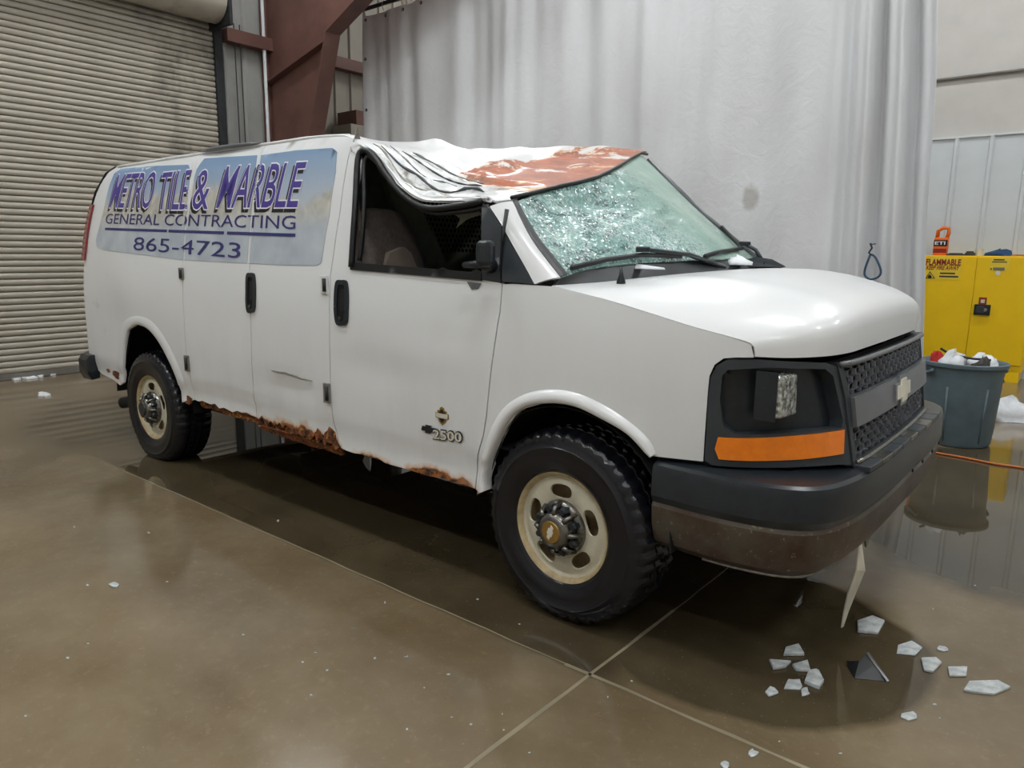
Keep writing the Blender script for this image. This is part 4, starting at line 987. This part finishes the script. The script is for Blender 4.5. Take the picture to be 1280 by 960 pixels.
# badges on the front door
bd = np.array(sp((553, 537)))
text_obj('badge_number', '2500', lambda u, v: Soff(.010)(*(np.array(sp((543, 542)))*(1-u)+np.array(sp((579, 546.5)))*u+np.array((0, .042*(v-.5))))), 'cream', van, offset=.02)
text_obj('badge_backing', '2500', lambda u, v: Soff(.007)(*(np.array(sp((542, 542)))*(1-u)+np.array(sp((580, 546.5)))*u+np.array((0, .052*(v-.5))))), 'printblack', van, offset=.06)
bt = np.array(sp((536, 535)))+np.array((.0, -.005)); bowtie('badge_bowtie', lambda a, b: Soff(.006)(bt[0]+a, bt[1]+b), .085, .036, 'darksteel', van, (0, -1, 0), .004)
sh = np.array(sp((553, 520)))
SH = [(-.7, .55), (-.35, .6), (-.3, .85), (0, 1), (.3, .85), (.35, .6), (.7, .55), (.62, .3), (.95, .3), (.95, -.25), (.62, -.25), (.45, -.65), (0, -1), (-.45, -.65), (-.62, -.25), (-.95, -.25), (-.95, .3), (-.62, .3)]
panel('shield_decal', Soff(.003), [(sh[0]+a*.041, sh[1]+b*.041) for a, b in SH], 'gold', van, step=.03, solid=.002)
panel('shield_decal_core', Soff(.004), [(sh[0]+a*.026, sh[1]+b*.030) for a, b in SH[:7]+SH[10:15]], 'printblack', van, step=.03, solid=.002)
panel('shield_decal_bar', Soff(.005), [(sh[0]+a*.034, sh[1]+b*.010+.001) for a, b in ((-1, -1), (1, -1), (1, 1), (-1, 1))], 'cream', van, step=.03, solid=.002)

# --- wipers, antenna, snow on the cowl
def onglass(px, g, d): u, v = hit(ws, px, g); return ws(u, max(0, min(1, v)))+np.array((.5, -.1, .7))*d
def wiper(base, elbow, blade, by):
    b0 = back(base, 1, by); e0 = onglass(elbow, (.4, .15), .045)
    MB().tube([b0, b0*.5+e0*.5+np.array((.01, 0, .02)), e0], [.014, .011, .009], 8).build('wiper_arm', 'black', van, smooth=True)
    MB().tube([onglass(p, g, .022) for p, g in blade], .011, 6).build('wiper_blade', 'rubber', van, smooth=True)
    rbox('wiper_joint', e0, .03, .02, .012, 'black', .6, 0, .006)
wiper((905, 334), (798, 321), [((712, 340), (.1, .1)), ((755, 329), (.25, .1)), ((800, 323), (.4, .1)), ((848, 325), (.5, .05))], .28)
wiper((955, 331), (925, 312), [((868, 331), (.6, .05)), ((895, 319), (.65, .1)), ((925, 314), (.75, .12)), ((945, 319), (.85, .1))], .62)
an = hood(.13, .13)
MB().lathe([(.018, 0), (.016, .012), (.008, .035), (.006, .06), (0, .062)], 12, 'z', tuple(an)).build('antenna_stub', 'black', van, smooth=True)
cm = [back(p, 1, y) for p, y in (((928, 333), .50), ((930, 325), .52), ((945, 321), .58), ((965, 324), .66), ((982, 333), .72))]
mesh('cowl_grille', cm+[c+np.array((-.08, .02, -.02)) for c in cm], [(0, 1, 2, 3, 4), (5, 6, 7, 8, 9), (0, 1, 6, 5), (1, 2, 7, 6), (2, 3, 8, 7), (3, 4, 9, 8)], 'charcoal', van, solid=.004)
def blob(name, c, rx, ry, rz, mat, seed, label=None, cat=None, group=None, parent=None, cut=True, seg=14, lump=.3):
    r_ = np.random.RandomState(seed); ph = r_.uniform(0, 6, 6); V = []; F_ = []; nv = 8
    for j in range(nv+1):
        f = PI*j/nv
        for i in range(seg):
            t = 2*PI*i/seg
            k = 1+lump*(.5*math.sin(2*t+ph[0]+f)+.3*math.sin(3*t+ph[1]-2*f)+.3*math.sin(5*f+ph[2]+t))
            x, y, z = rx*k*math.sin(f)*math.cos(t), ry*k*math.sin(f)*math.sin(t), rz*k*math.cos(f)
            if cut and z < 0: z = 0
            V.append((x, y, z))
    F_ = [(j*seg+i, j*seg+(i+1) % seg, (j+1)*seg+(i+1) % seg, (j+1)*seg+i) for j in range(nv) for i in range(seg)]
    o = mesh(name, V, F_, mat, parent, smooth=True); o.location = c
    if label: tag(o, label, cat, group)
    return o
blob('snow_clump', back((920, 331), 1, .40)-np.array((0, 0, .0)), .09, .05, .04, 'snow', 3, 'clump of snow on the cowl below the far wiper', 'snow')
blob('snow_clump', back((790, 336), 1, -.38), .14, .03, .018, 'snow', 5, 'strip of snow on the cowl under the near wiper', 'snow')

# --- cabin seen through the door opening
PX = -1.6
def part_(a, b): return np.array((PX, a, b))
holes = []
pc = .034; j = 0
zc = 1.43
while zc < 1.78:
    yy = -.20+(pc/2 if j % 2 else 0)
    while yy < .44:
        holes.append([(yy+.0125*math.cos(t), zc+.0125*math.sin(t)) for t in np.linspace(0, 2*PI, 7)[:-1]]); yy += pc
    zc += pc*.87; j += 1
def perforated(name, outer, holes):
    V = [Vector(p) for p in outer]; E_ = [(i, (i+1) % len(V)) for i in range(len(V))]
    for h in holes:
        k = len(V); V += [Vector(p) for p in h]; E_ += [(k+i, k+(i+1) % 6) for i in range(6)]
    r = delaunay_2d_cdt(V, E_, [], 0, 1e-7); v2 = np.array([tuple(v) for v in r[0]]); hc = np.array([np.mean(h, 0) for h in holes])
    T = [tuple(t) for t in r[2]]; cen = np.array([v2[list(t)].mean(0) for t in T]); dm = np.array([np.min(np.sum((hc-c)**2, 1)) for c in cen])
    ins = pip(np.array(outer), cen)
    return mesh(name, [part_(*p) for p in v2], [t for t, d, i in zip(T, dm, ins) if i and d > .0115**2], 'partition', van, solid=.003)
perforated('partition', [(-.92, .6), (.92, .6), (.92, 1.5), (.80, 1.90), (-.75, 1.90), (-.88, 1.6)], holes)
mesh('cargo_dark_sheet', [(-1.8, -.93, .6), (-1.8, .93, .6), (-1.8, .80, 1.95), (-1.8, -.80, 1.95)], [(0, 1, 2, 3)], 'dark', van, solid=.004)  # black sheet painting the darkness of the cargo space behind the partition
grid('headliner', lambda u, v: roofP(-1.6+u*(.72+.10*math.sin(PI*v)), -.74+v*1.45)-np.array((0, 0, .05)), 12, 16, 'cabin', van, (0, 0, -1))
mesh('cab_floor', [(-1.6, -.9, .62), (.1, -.9, .62), (.1, .9, .62), (-1.6, .9, .62)], [(0, 1, 2, 3)], 'cabin', van, solid=.01)
MB().box((-.15, -.9, .9), (.08, .9, 1.27)).build('dashboard', 'cabin', van, bevel=.03)
def seat(yc, dx):
    def sec(z, xf, th, hw): return [(xf+dx, yc-hw, z), (xf+dx+.03, yc-hw*.5, z), (xf+dx+.03, yc+hw*.5, z), (xf+dx, yc+hw, z), (xf+dx-th, yc+hw, z), (xf+dx-th, yc-hw, z)]
    L = [sec(.95, -.78, .16, .24), sec(1.15, -.86, .17, .25), sec(1.4, -.96, .15, .24), sec(1.58, -1.02, .12, .20), sec(1.64, -1.04, .08, .14)]
    V = [p for l in L for p in l]; F_ = [(i*6+j, i*6+(j+1) % 6, i*6+6+(j+1) % 6, i*6+6+j) for i in range(len(L)-1) for j in range(6)]+[tuple(range(6))[::-1], tuple(range(24, 30))]
    o = mesh('seat_backrest', V, F_, 'seat', van, smooth=True)
    md = o.modifiers.new('s', 'SUBSURF'); md.levels = 2; md.render_levels = 2
    c = MB().box((-.98+dx, yc-.25, .78), (-.42+dx, yc+.25, .98)).build('seat_cushion', 'seat', van, bevel=.05); c.modifiers[-1].segments = 3
seat(-.66, -.34); seat(.5, -.2)
def slab(name, pxs, X, mat, th=.03):
    P = [back(q, 0, X) for q in pxs]; n_ = len(P); V = P+[q-np.array((th, 0, 0)) for q in P]
    mesh(name, V, [tuple(range(n_)), tuple(range(2*n_-1, n_-1, -1))]+[(i, (i+1) % n_, n_+(i+1) % n_, n_+i) for i in range(n_)], mat, van)
slab('partition_wing', [(474, 205), (498, 222), (528, 262), (564, 342), (522, 342)], -1.45, 'partition')
slab('seat_bolster', [(478, 340), (488, 316), (506, 309), (514, 316), (524, 340)], -1.24, 'seatlite', .08)
MB().tube([(-1.36, -.84, 1.8), (-1.34, -.83, 1.5), (-1.32, -.86, 1.25)], .008, 6).build('seat_belt', 'seatlite', van)

# ================================================================== things standing about
def mt(name, *a, **k): MT[name] = plain(name, *a, **k); return name
mt('yellow_enamel', 'f8cc12', .35, var=.05, scale=3); mt('label_yellow', 'efcf3a', .5, var=.04); mt('label_red', '8e1f17', .5); mt('orange_plastic', 'ea6f10', .4); mt('blue_cloth', '27466b', .9, bump=.5, scale=25)
mt('can_plastic', '5d6d74', .5, var=.15, scale=8, bump=.1); mt('white_plastic_film', 'd7dade', .25, var=.12, scale=14, bump=.5); mt('red_cloth', 'b3261f', .8); mt('cord_orange', 'b5652c', .5); mt('strap_blue', '2c4a63', .5); mt('dark_board', '3d3a36', .7, var=.3)
# ---- safety cabinet
KX0, KX1, KY, KZ = -.265, .86, 6.88, 1.44
kb = thing('safety_cabinet', 'yellow flammable storage cabinet standing against the ribbed wall', 'cabinet', ((KX0+KX1)/2, KY+.17, 0))
hw = (KX1-KX0)/2
box_obj('body', (-hw, -.15, .12), (hw, .20, KZ), 'yellow_enamel', kb)
for s_ in (-1, 1):
    d_ = box_obj('door', (-hw+.012 if s_ < 0 else .002, -.172, .20), (-.002 if s_ < 0 else hw-.012, -.151, KZ-.015), 'yellow_enamel', kb)
    for z in (.35, 1.25): MB().tube([(s_*(hw-.004), -.165, z-.05), (s_*(hw-.004), -.165, z+.05)], .008, 8).build('hinge', 'yellow_enamel', d_)
for s_ in (-1, 1): MB().add([(s_*(hw-.02), -.15, 0), (s_*(hw-.02), .20, 0), (s_*(hw-.02), .20, .12), (s_*(hw-.02), -.15, .12), (s_*(hw-.14), -.15, 0), (s_*(hw-.20), -.15, .12), (s_*(hw-.14), .20, 0), (s_*(hw-.20), .20, .12)], [(0, 1, 2, 3), (0, 3, 5, 4), (4, 5, 7, 6), (1, 6, 7, 2), (0, 4, 6, 1)]).build('foot', 'yellow_enamel', kb)
def kp(px): q = back(px, 1, KY); return q[0]-kb.location.x, q[2]
h0 = kp((1217, 393)); h1 = kp((1239, 381))
hd = box_obj('latch_handle', (h0[0], -.20, h0[1]), (h1[0], -.172, h1[1]), 'black', kb)
box_obj('latch_paddle', (h0[0]+.02, -.208, h0[1]+.02), (h0[0]+.10, -.2, h1[1]-.02), 'charcoal', hd); MB().lathe([(.022, -.2), (.02, -.206), (0, -.206)], 14, 'y', (h1[0]-.05, 0, (h0[1]+h1[1])/2)).build('lock_cylinder', 'chrome', hd)
r0 = kp((1223, 381)); r1 = kp((1234, 372)); box_obj('red_tag', (r0[0], -.176, r0[1]+.004), (r1[0], -.172, r1[1]), 'label_red', kb, 0); c_ = ((r0[0]+r1[0])/2, (r0[1]+r1[1])/2)
box_obj('red_tag_mark', (c_[0]-.02, -.178, c_[1]-.02), (c_[0]+.02, -.176, c_[1]+.02), 'cream', kb, 0)
l0 = kp((1156.5, 349)); l1 = kp((1203, 321)); lb = box_obj('warning_label', (l0[0]+.006, -.1745, l0[1]), (l1[0], -.172, l1[1]), 'label_yellow', kb, 0)
def ktext(s, p0, p1, mat, y=-.176, parent=lb, **kw):
    a, b = kp(p0), kp(p1); return text_obj('label_text', s, lambda u, v: np.array((a[0]+(b[0]-a[0])*u, y, a[1]+(b[1]-a[1])*v)), mat, parent, maxlen=9, **kw)
ktext('FLAMMABLE', (1157.5, 331.5), (1202, 324), 'label_red', offset=.03); ktext('KEEP FIRE AWAY', (1157.5, 337), (1200, 332.5), 'label_red', shear=.25, offset=.025)
for k in range(2): a, b = kp((1175 if k == 0 else 1174, 342+k*4)), kp((1194 if k == 0 else 1198, 341+k*4)); box_obj('label_line', (a[0], -.1755, a[1]-.004), (b[0], -.174, b[1]), 'dark_board', lb, 0)
for sc_, m_ in ((1, 'printblack'), (.72, 'label_yellow')):
    a = np.array(kp((1157, 348))); b = np.array(kp((1169, 348))); c = np.array(kp((1162.5, 339))); g = (a+b+c)/3
    mesh('warning_triangle', [(*(lambda p: (p[0], -.176-(.001 if sc_ < 1 else 0), p[1]))(g+(q-g)*sc_),) for q in (a, b, c)], [(0, 1, 2)], m_, lb)
g = kp((1162.5, 345)); mesh('flame_mark', [(g[0]+x*.03, -.178, g[1]+z*.03) for x, z in ((-.7, -.8), (.7, -.8), (.6, 0), (.2, .3), (.1, 1), (-.4, .3), (-.7, 0))], [tuple(range(7))], 'printblack', lb)
l0 = kp((1237, 338)); l1 = kp((1263, 322)); lb2 = box_obj('instruction_label', (l0[0], -.1745, l0[1]), (l1[0], -.172, l1[1]), 'label_yellow', kb, 0)
for k, (xa, xb, ya, yb, m_) in enumerate(((1242, 1256, 324, 325.5, 'dark_board'), (1240, 1259, 327, 328, 'dark_board'), (1241, 1256, 334.5, 338, 'partition'), (1238, 1240, 335, 337.5, 'label_red'))):
    a, b = kp((xa, yb)), kp((xb, ya)); box_obj('label_line', (a[0], -.176, a[1]), (b[0], -.174, b[1]), m_, lb2, 0)
g = kp((1247.5, 341.5)); MB().lathe([(.026, -.174), (.026, -.176), (0, -.176)], 16, 'y', (g[0], 0, g[1])).build('round_sticker', 'cream', kb)
# things lying on the cabinet
def top(px, y=7.05): q = back(px, 1, y); return (q[0], y, KZ)
t_ = top((1175, 318), 7.0)
ob = thing('orange_bottle', 'orange bottle with a looped top standing on the yellow cabinet', 'bottle', t_)
box_obj('body', (-.075, -.045, 0), (.075, .045, .21), 'orange_plastic', ob, .012); MB().tube([(-.05, 0, .2), (-.045, 0, .29), (.0, 0, .325), (.06, 0, .32), (.065, 0, .26), (.05, 0, .2)], .022, 8).build('grip', 'orange_plastic', ob, smooth=True)
lb3 = box_obj('label', (-.072, -.048, .11), (.072, -.046, .18), 'printblack', ob, 0); text_obj('label_text', 'ETI', lambda u, v: np.array((-.06+.11*u, -.0495, .125+.04*v)), 'printwhite', lb3, maxlen=9, offset=.02)
box_obj('dark_print', (-.072, -.048, .03), (.072, -.046, .08), 'label_red', ob, 0)
tag(blob('blue_rag', top((1250, 316)), .125, .09, .07, 'blue_cloth', 21), 'crumpled blue rag on top of the yellow cabinet', 'rag')
t_ = top((1224, 316)); cu_ = MB().lathe([(0, 0), (.036, 0), (.046, .075), (.042, .075), (.033, .005), (0, .005)], 20).build('white_cup', 'cream', smooth=True, auto=40); cu_.location = t_; tag(cu_, 'small white cup on the yellow cabinet beside the blue rag', 'cup')
for i, (p, sx, sy, sz, lab) in enumerate((((1196, 317), .095, .10, .02, 'dark flat tray on the cabinet next to the orange bottle'), ((1213, 317), .045, .09, .035, 'dark low box on the cabinet between tray and white cup'), ((1277, 317), .09, .1, .012, 'brown cloth folded flat on the cabinet right of the blue rag'))):
    q = top(p); o = MB().box((-sx, -sy, 0), (sx, sy, sz)).box((-sx*.8, -sy*.8, sz), (sx*.6, sy*.7, sz*1.5)).build(('tray', 'parts_box', 'folded_cloth')[i], 'dark_board' if i < 2 else 'cord_orange', bevel=.005); o.location = (q[0], q[1]+.0, q[2]); tag(o, lab, ('tray', 'box', 'cloth')[i])
# ---- trash can
TC = (.73, 3.32); can = thing('trash_can', 'grey round plastic trash can full of rubbish beside the van', 'trash can', (*TC, 0))
MB().lathe([(0, .004), (.225, .004), (.235, .02), (.262, .50), (.272, .585), (.278, .60), (.292, .61), (.294, .635), (.284, .64), (.272, .625), (.258, .50), (.23, .03), (0, .03)], 48).build('tub', 'can_plastic', can, smooth=True, auto=35)
for k, t in enumerate((-2.45, .7)):
    L = [(.292*math.cos(t+d), .292*math.sin(t+d), .60-.05*math.cos(d*4)) for d in np.linspace(-.28, .28, 9)]
    MB().tube(L, .014, 8).build('handle', 'can_plastic', can, smooth=True)
for k in range(6):
    t = 2*PI*k/6+.3; MB().tube([(.236*math.cos(t), .236*math.sin(t), .04), (.262*math.cos(t), .262*math.sin(t), .46)], .008, 6).build('rib', 'can_plastic', can, smooth=True)
for i, (dx, dy, r_, mm, nm, lab) in enumerate(((-.06, -.13, .095, 'white_plastic_film', 'plastic_bag', 'white crumpled plastic bag in the middle of the trash can'), (.12, .06, .095, 'white_plastic_film', 'plastic_bag', 'white crumpled plastic bag at the right of the trash can'), (-.08, .12, .08, 'ice', 'paper_scrap', 'pale wad of paper at the back of the trash can'), (-.185, -.01, .05, 'red_cloth', 'red_rag', 'red rag at the left edge of the trash can'), (.13, -.14, .06, 'dark_board', 'cardboard_scrap', 'dark scrap of cardboard at the front right of the trash can'))):
    tag(blob(nm, (TC[0]+dx, TC[1]+dy, .595), r_, r_, .085 if i else .10, mm, 40+i, lump=.45), lab, 'rubbish')
blob_fill = MB().lathe([(0, .59), (.265, .59)], 24).build('rubbish_fill', 'dark_board', can)
rd = MB().tube([back(p, 1, y)+np.array((0, 0, .035)) for p, y in (((1175, 441), 3.25), ((1188, 449), 3.25), ((1215, 454), 3.28), ((1238, 456), 3.3))], .009, 8).build('bent_rod', 'darksteel', smooth=True); tag(rd, 'bent dark rod lying across the rubbish in the trash can', 'rod')
# ---- clear plastic bag, orange cord, strap on the curtain
q = back((1256, 524), 2, 0); tag(blob('plastic_sheet', q, .20, .2, .17, 'white_plastic_film', 77, lump=.4), 'crumpled clear plastic sheet on the floor behind the trash can', 'plastic')
cp = [back(p, 2, .008) for p in ((1120, 558), (1182, 568), (1210, 573), (1245, 580), (1285, 586), (1330, 600))]
cp = [np.array((c[0], c[1], .008)) for c in cp]; tag(MB().tube(spline(cp, 6), .008, 8).build('extension_cord', 'cord_orange', smooth=True), 'thin orange cord lying across the floor in front of the trash can', 'cord')
st = thing('strap_loop', 'dark blue strap loop hanging from a hook on the curtain', 'strap', tuple(back((1088, 306), 1, 3.42)))
l_ = lambda p: back(p, 1, 3.42)-np.array(st.location)
MB().tube([l_((1088, 304)), l_((1090, 310)), l_((1086, 316)), l_((1090, 319))], .008, 6).build('hook', 'darksteel', st, smooth=True)
MB().tube(spline([l_(p) for p in ((1090, 318), (1095, 323), (1101, 338), (1098, 346), (1088, 349), (1081, 344), (1082, 334), (1088, 318))], 4), .009, 6).build('strap', 'strap_blue', st, smooth=True)
MB().tube([l_((1088, 306)), l_((1088, 306))+np.array((0, .16, .01))], .006, 6).build('peg', 'darksteel', st)

# ---- ice and debris on the floor
def shard(name, px, wpx, hpx, ang, th, mat, lab, cat='ice', group=None, n=7, seed=0, tilt=0):
    r_ = np.random.RandomState(seed); c = back(px, 2, 0); e = back((px[0]+wpx/2, px[1]), 2, 0); f = back((px[0], px[1]-hpx/2), 2, 0)
    ux = e-c; uy = f-c; L = []
    for k in range(n):
        t = 2*PI*k/n+r_.uniform(-.38, .38)+ang; m_ = r_.uniform(.78, 1.3); L.append(ux*math.cos(t)*m_+uy*math.sin(t)*m_)
    th *= .55; V = [(p[0]*.97, p[1]*.97, 0) for p in L]+[(p[0]*.95, p[1]*.95, th*r_.uniform(.75, 1.1)) for p in L]
    o = mesh(name, V, [tuple(range(n))[::-1], tuple(range(n, 2*n))]+[(k, (k+1) % n, n+(k+1) % n, n+k) for k in range(n)], mat, outward=None, bevel=.003)
    o.location = (c[0], c[1], .0005); o.rotation_euler = (0, 0, 0); tag(o, lab, cat, group); return o
I = 'ice_chunk'
shard(I, (1085, 783), 40, 24, .4, .026, 'ice', 'large slab of ice behind the black plastic shard', seed=1, n=5)
shard(I, (1138, 812), 40, 20, .2, .014, 'ice', 'thin pale wedge of ice right of the black shard', seed=2, n=5)
shard(I, (1163, 832), 26, 20, .1, .02, 'ice', 'rounded chip of ice touching the pale wedge', seed=3, n=6)
shard(I, (1198, 842), 34, 18, .5, .018, 'ice', 'squarish ice slab between the rounded chip and the rightmost slab', seed=4, n=4)
shard(I, (1230, 861), 56, 17, .2, .02, 'ice', 'rightmost long flat slab of ice on the floor', seed=5, n=6)
shard(I, (993, 815), 32, 18, .9, .025, 'ice', 'long ice bar lying farthest back in the left cluster', seed=6, n=4)
shard(I, (973, 832), 32, 13, .8, .022, 'ice', 'long ice bar at the left of the left cluster', seed=7, n=4)
shard(I, (1003, 836), 28, 15, .9, .022, 'ice', 'ice bar joining the left cluster in its middle', seed=8, n=4)
shard(I, (1018, 850), 22, 26, .2, .024, 'ice', 'crumbly upright lump of ice at the right of the left cluster', seed=9, n=9)
shard(I, (992, 857), 26, 14, .2, .012, 'ice', 'slushy flat lump of ice in front of the left cluster', seed=10, n=9)
shard(I, (1006, 866), 12, 11, .2, .012, 'ice', 'small nub of ice in front of the crumbly lump', seed=11, n=7)
shard(I, (963, 866), 18, 11, .2, .014, 'ice', 'small pale ice chip left of the slushy lump', seed=12, n=7)
shard(I, (1137, 896), 22, 10, .2, .010, 'ice', 'lone ice chip in front of the black shard', seed=13, n=8)
shard(I, (941, 943), 14, 10, .2, .010, 'ice', 'ice chip beside the floor joint at the bottom of the photo', seed=14, n=8)
shard(I, (906, 957), 14, 10, .2, .010, 'ice', 'ice chip cut by the bottom edge of the photo', seed=15, n=8)
shard(I, (143, 732), 13, 8, .2, .014, 'ice', 'lone white ice crumb on the floor left of the van', seed=16, n=8)
shard(I, (1178, 812), 14, 9, .2, .010, 'ice', 'faint ice chip behind the squarish slab', seed=17, n=7)
shard(I, (55, 494), 16, 5, .2, .03, 'snow', 'white lump of snow on the floor near the roller door', cat='snow', seed=18, n=9)
for i, (p, w_) in enumerate((((20, 474), 14), ((35, 473), 20), ((51, 471.5), 9), ((65, 468), 14), ((108, 466), 14))): shard('snow_ridge', p, w_, 3.5, .2, .04, 'snow', 'bit of snow along the foot of the roller door', cat='snow', group='snow along the roller door', seed=30+i, n=9)
for i in range(46):
    p = (rng.uniform(30, 1250), rng.uniform(650, 950))
    g = back(p, 2, 0)
    if abs(g[1]) < 1.05 and g[0] < 1.0: continue
    shard('ice_crumb', p, rng.uniform(2, 5), rng.uniform(1.5, 3), .2, .004, 'ice', 'tiny ice crumb scattered on the wet floor', group='ice crumbs on the floor', seed=100+i, n=5)
bs = thing('plastic_shard', 'torn black plastic shard lying among the ice on the floor', 'plastic shard', tuple(back((1085, 838), 2, 0)))
def bl(p, z): q = back(p, 2, z)-np.array(bs.location); return (q[0], q[1], z)
mesh('plate', [bl((1058, 826), .012), bl((1068, 848), .002), bl((1112, 852), .002), bl((1092, 832), .022), bl((1084, 816), .036), bl((1074, 826), .024)], [(0, 1, 5), (1, 2, 3), (1, 3, 5), (5, 3, 4)], 'rubber', bs, solid=.006)
mesh('edge_trim', [bl((1112, 852), .004), bl((1109, 853), .002), bl((1083, 817), .036), bl((1086, 816), .040)], [(0, 1, 2, 3)], 'greybar', bs, solid=.004)
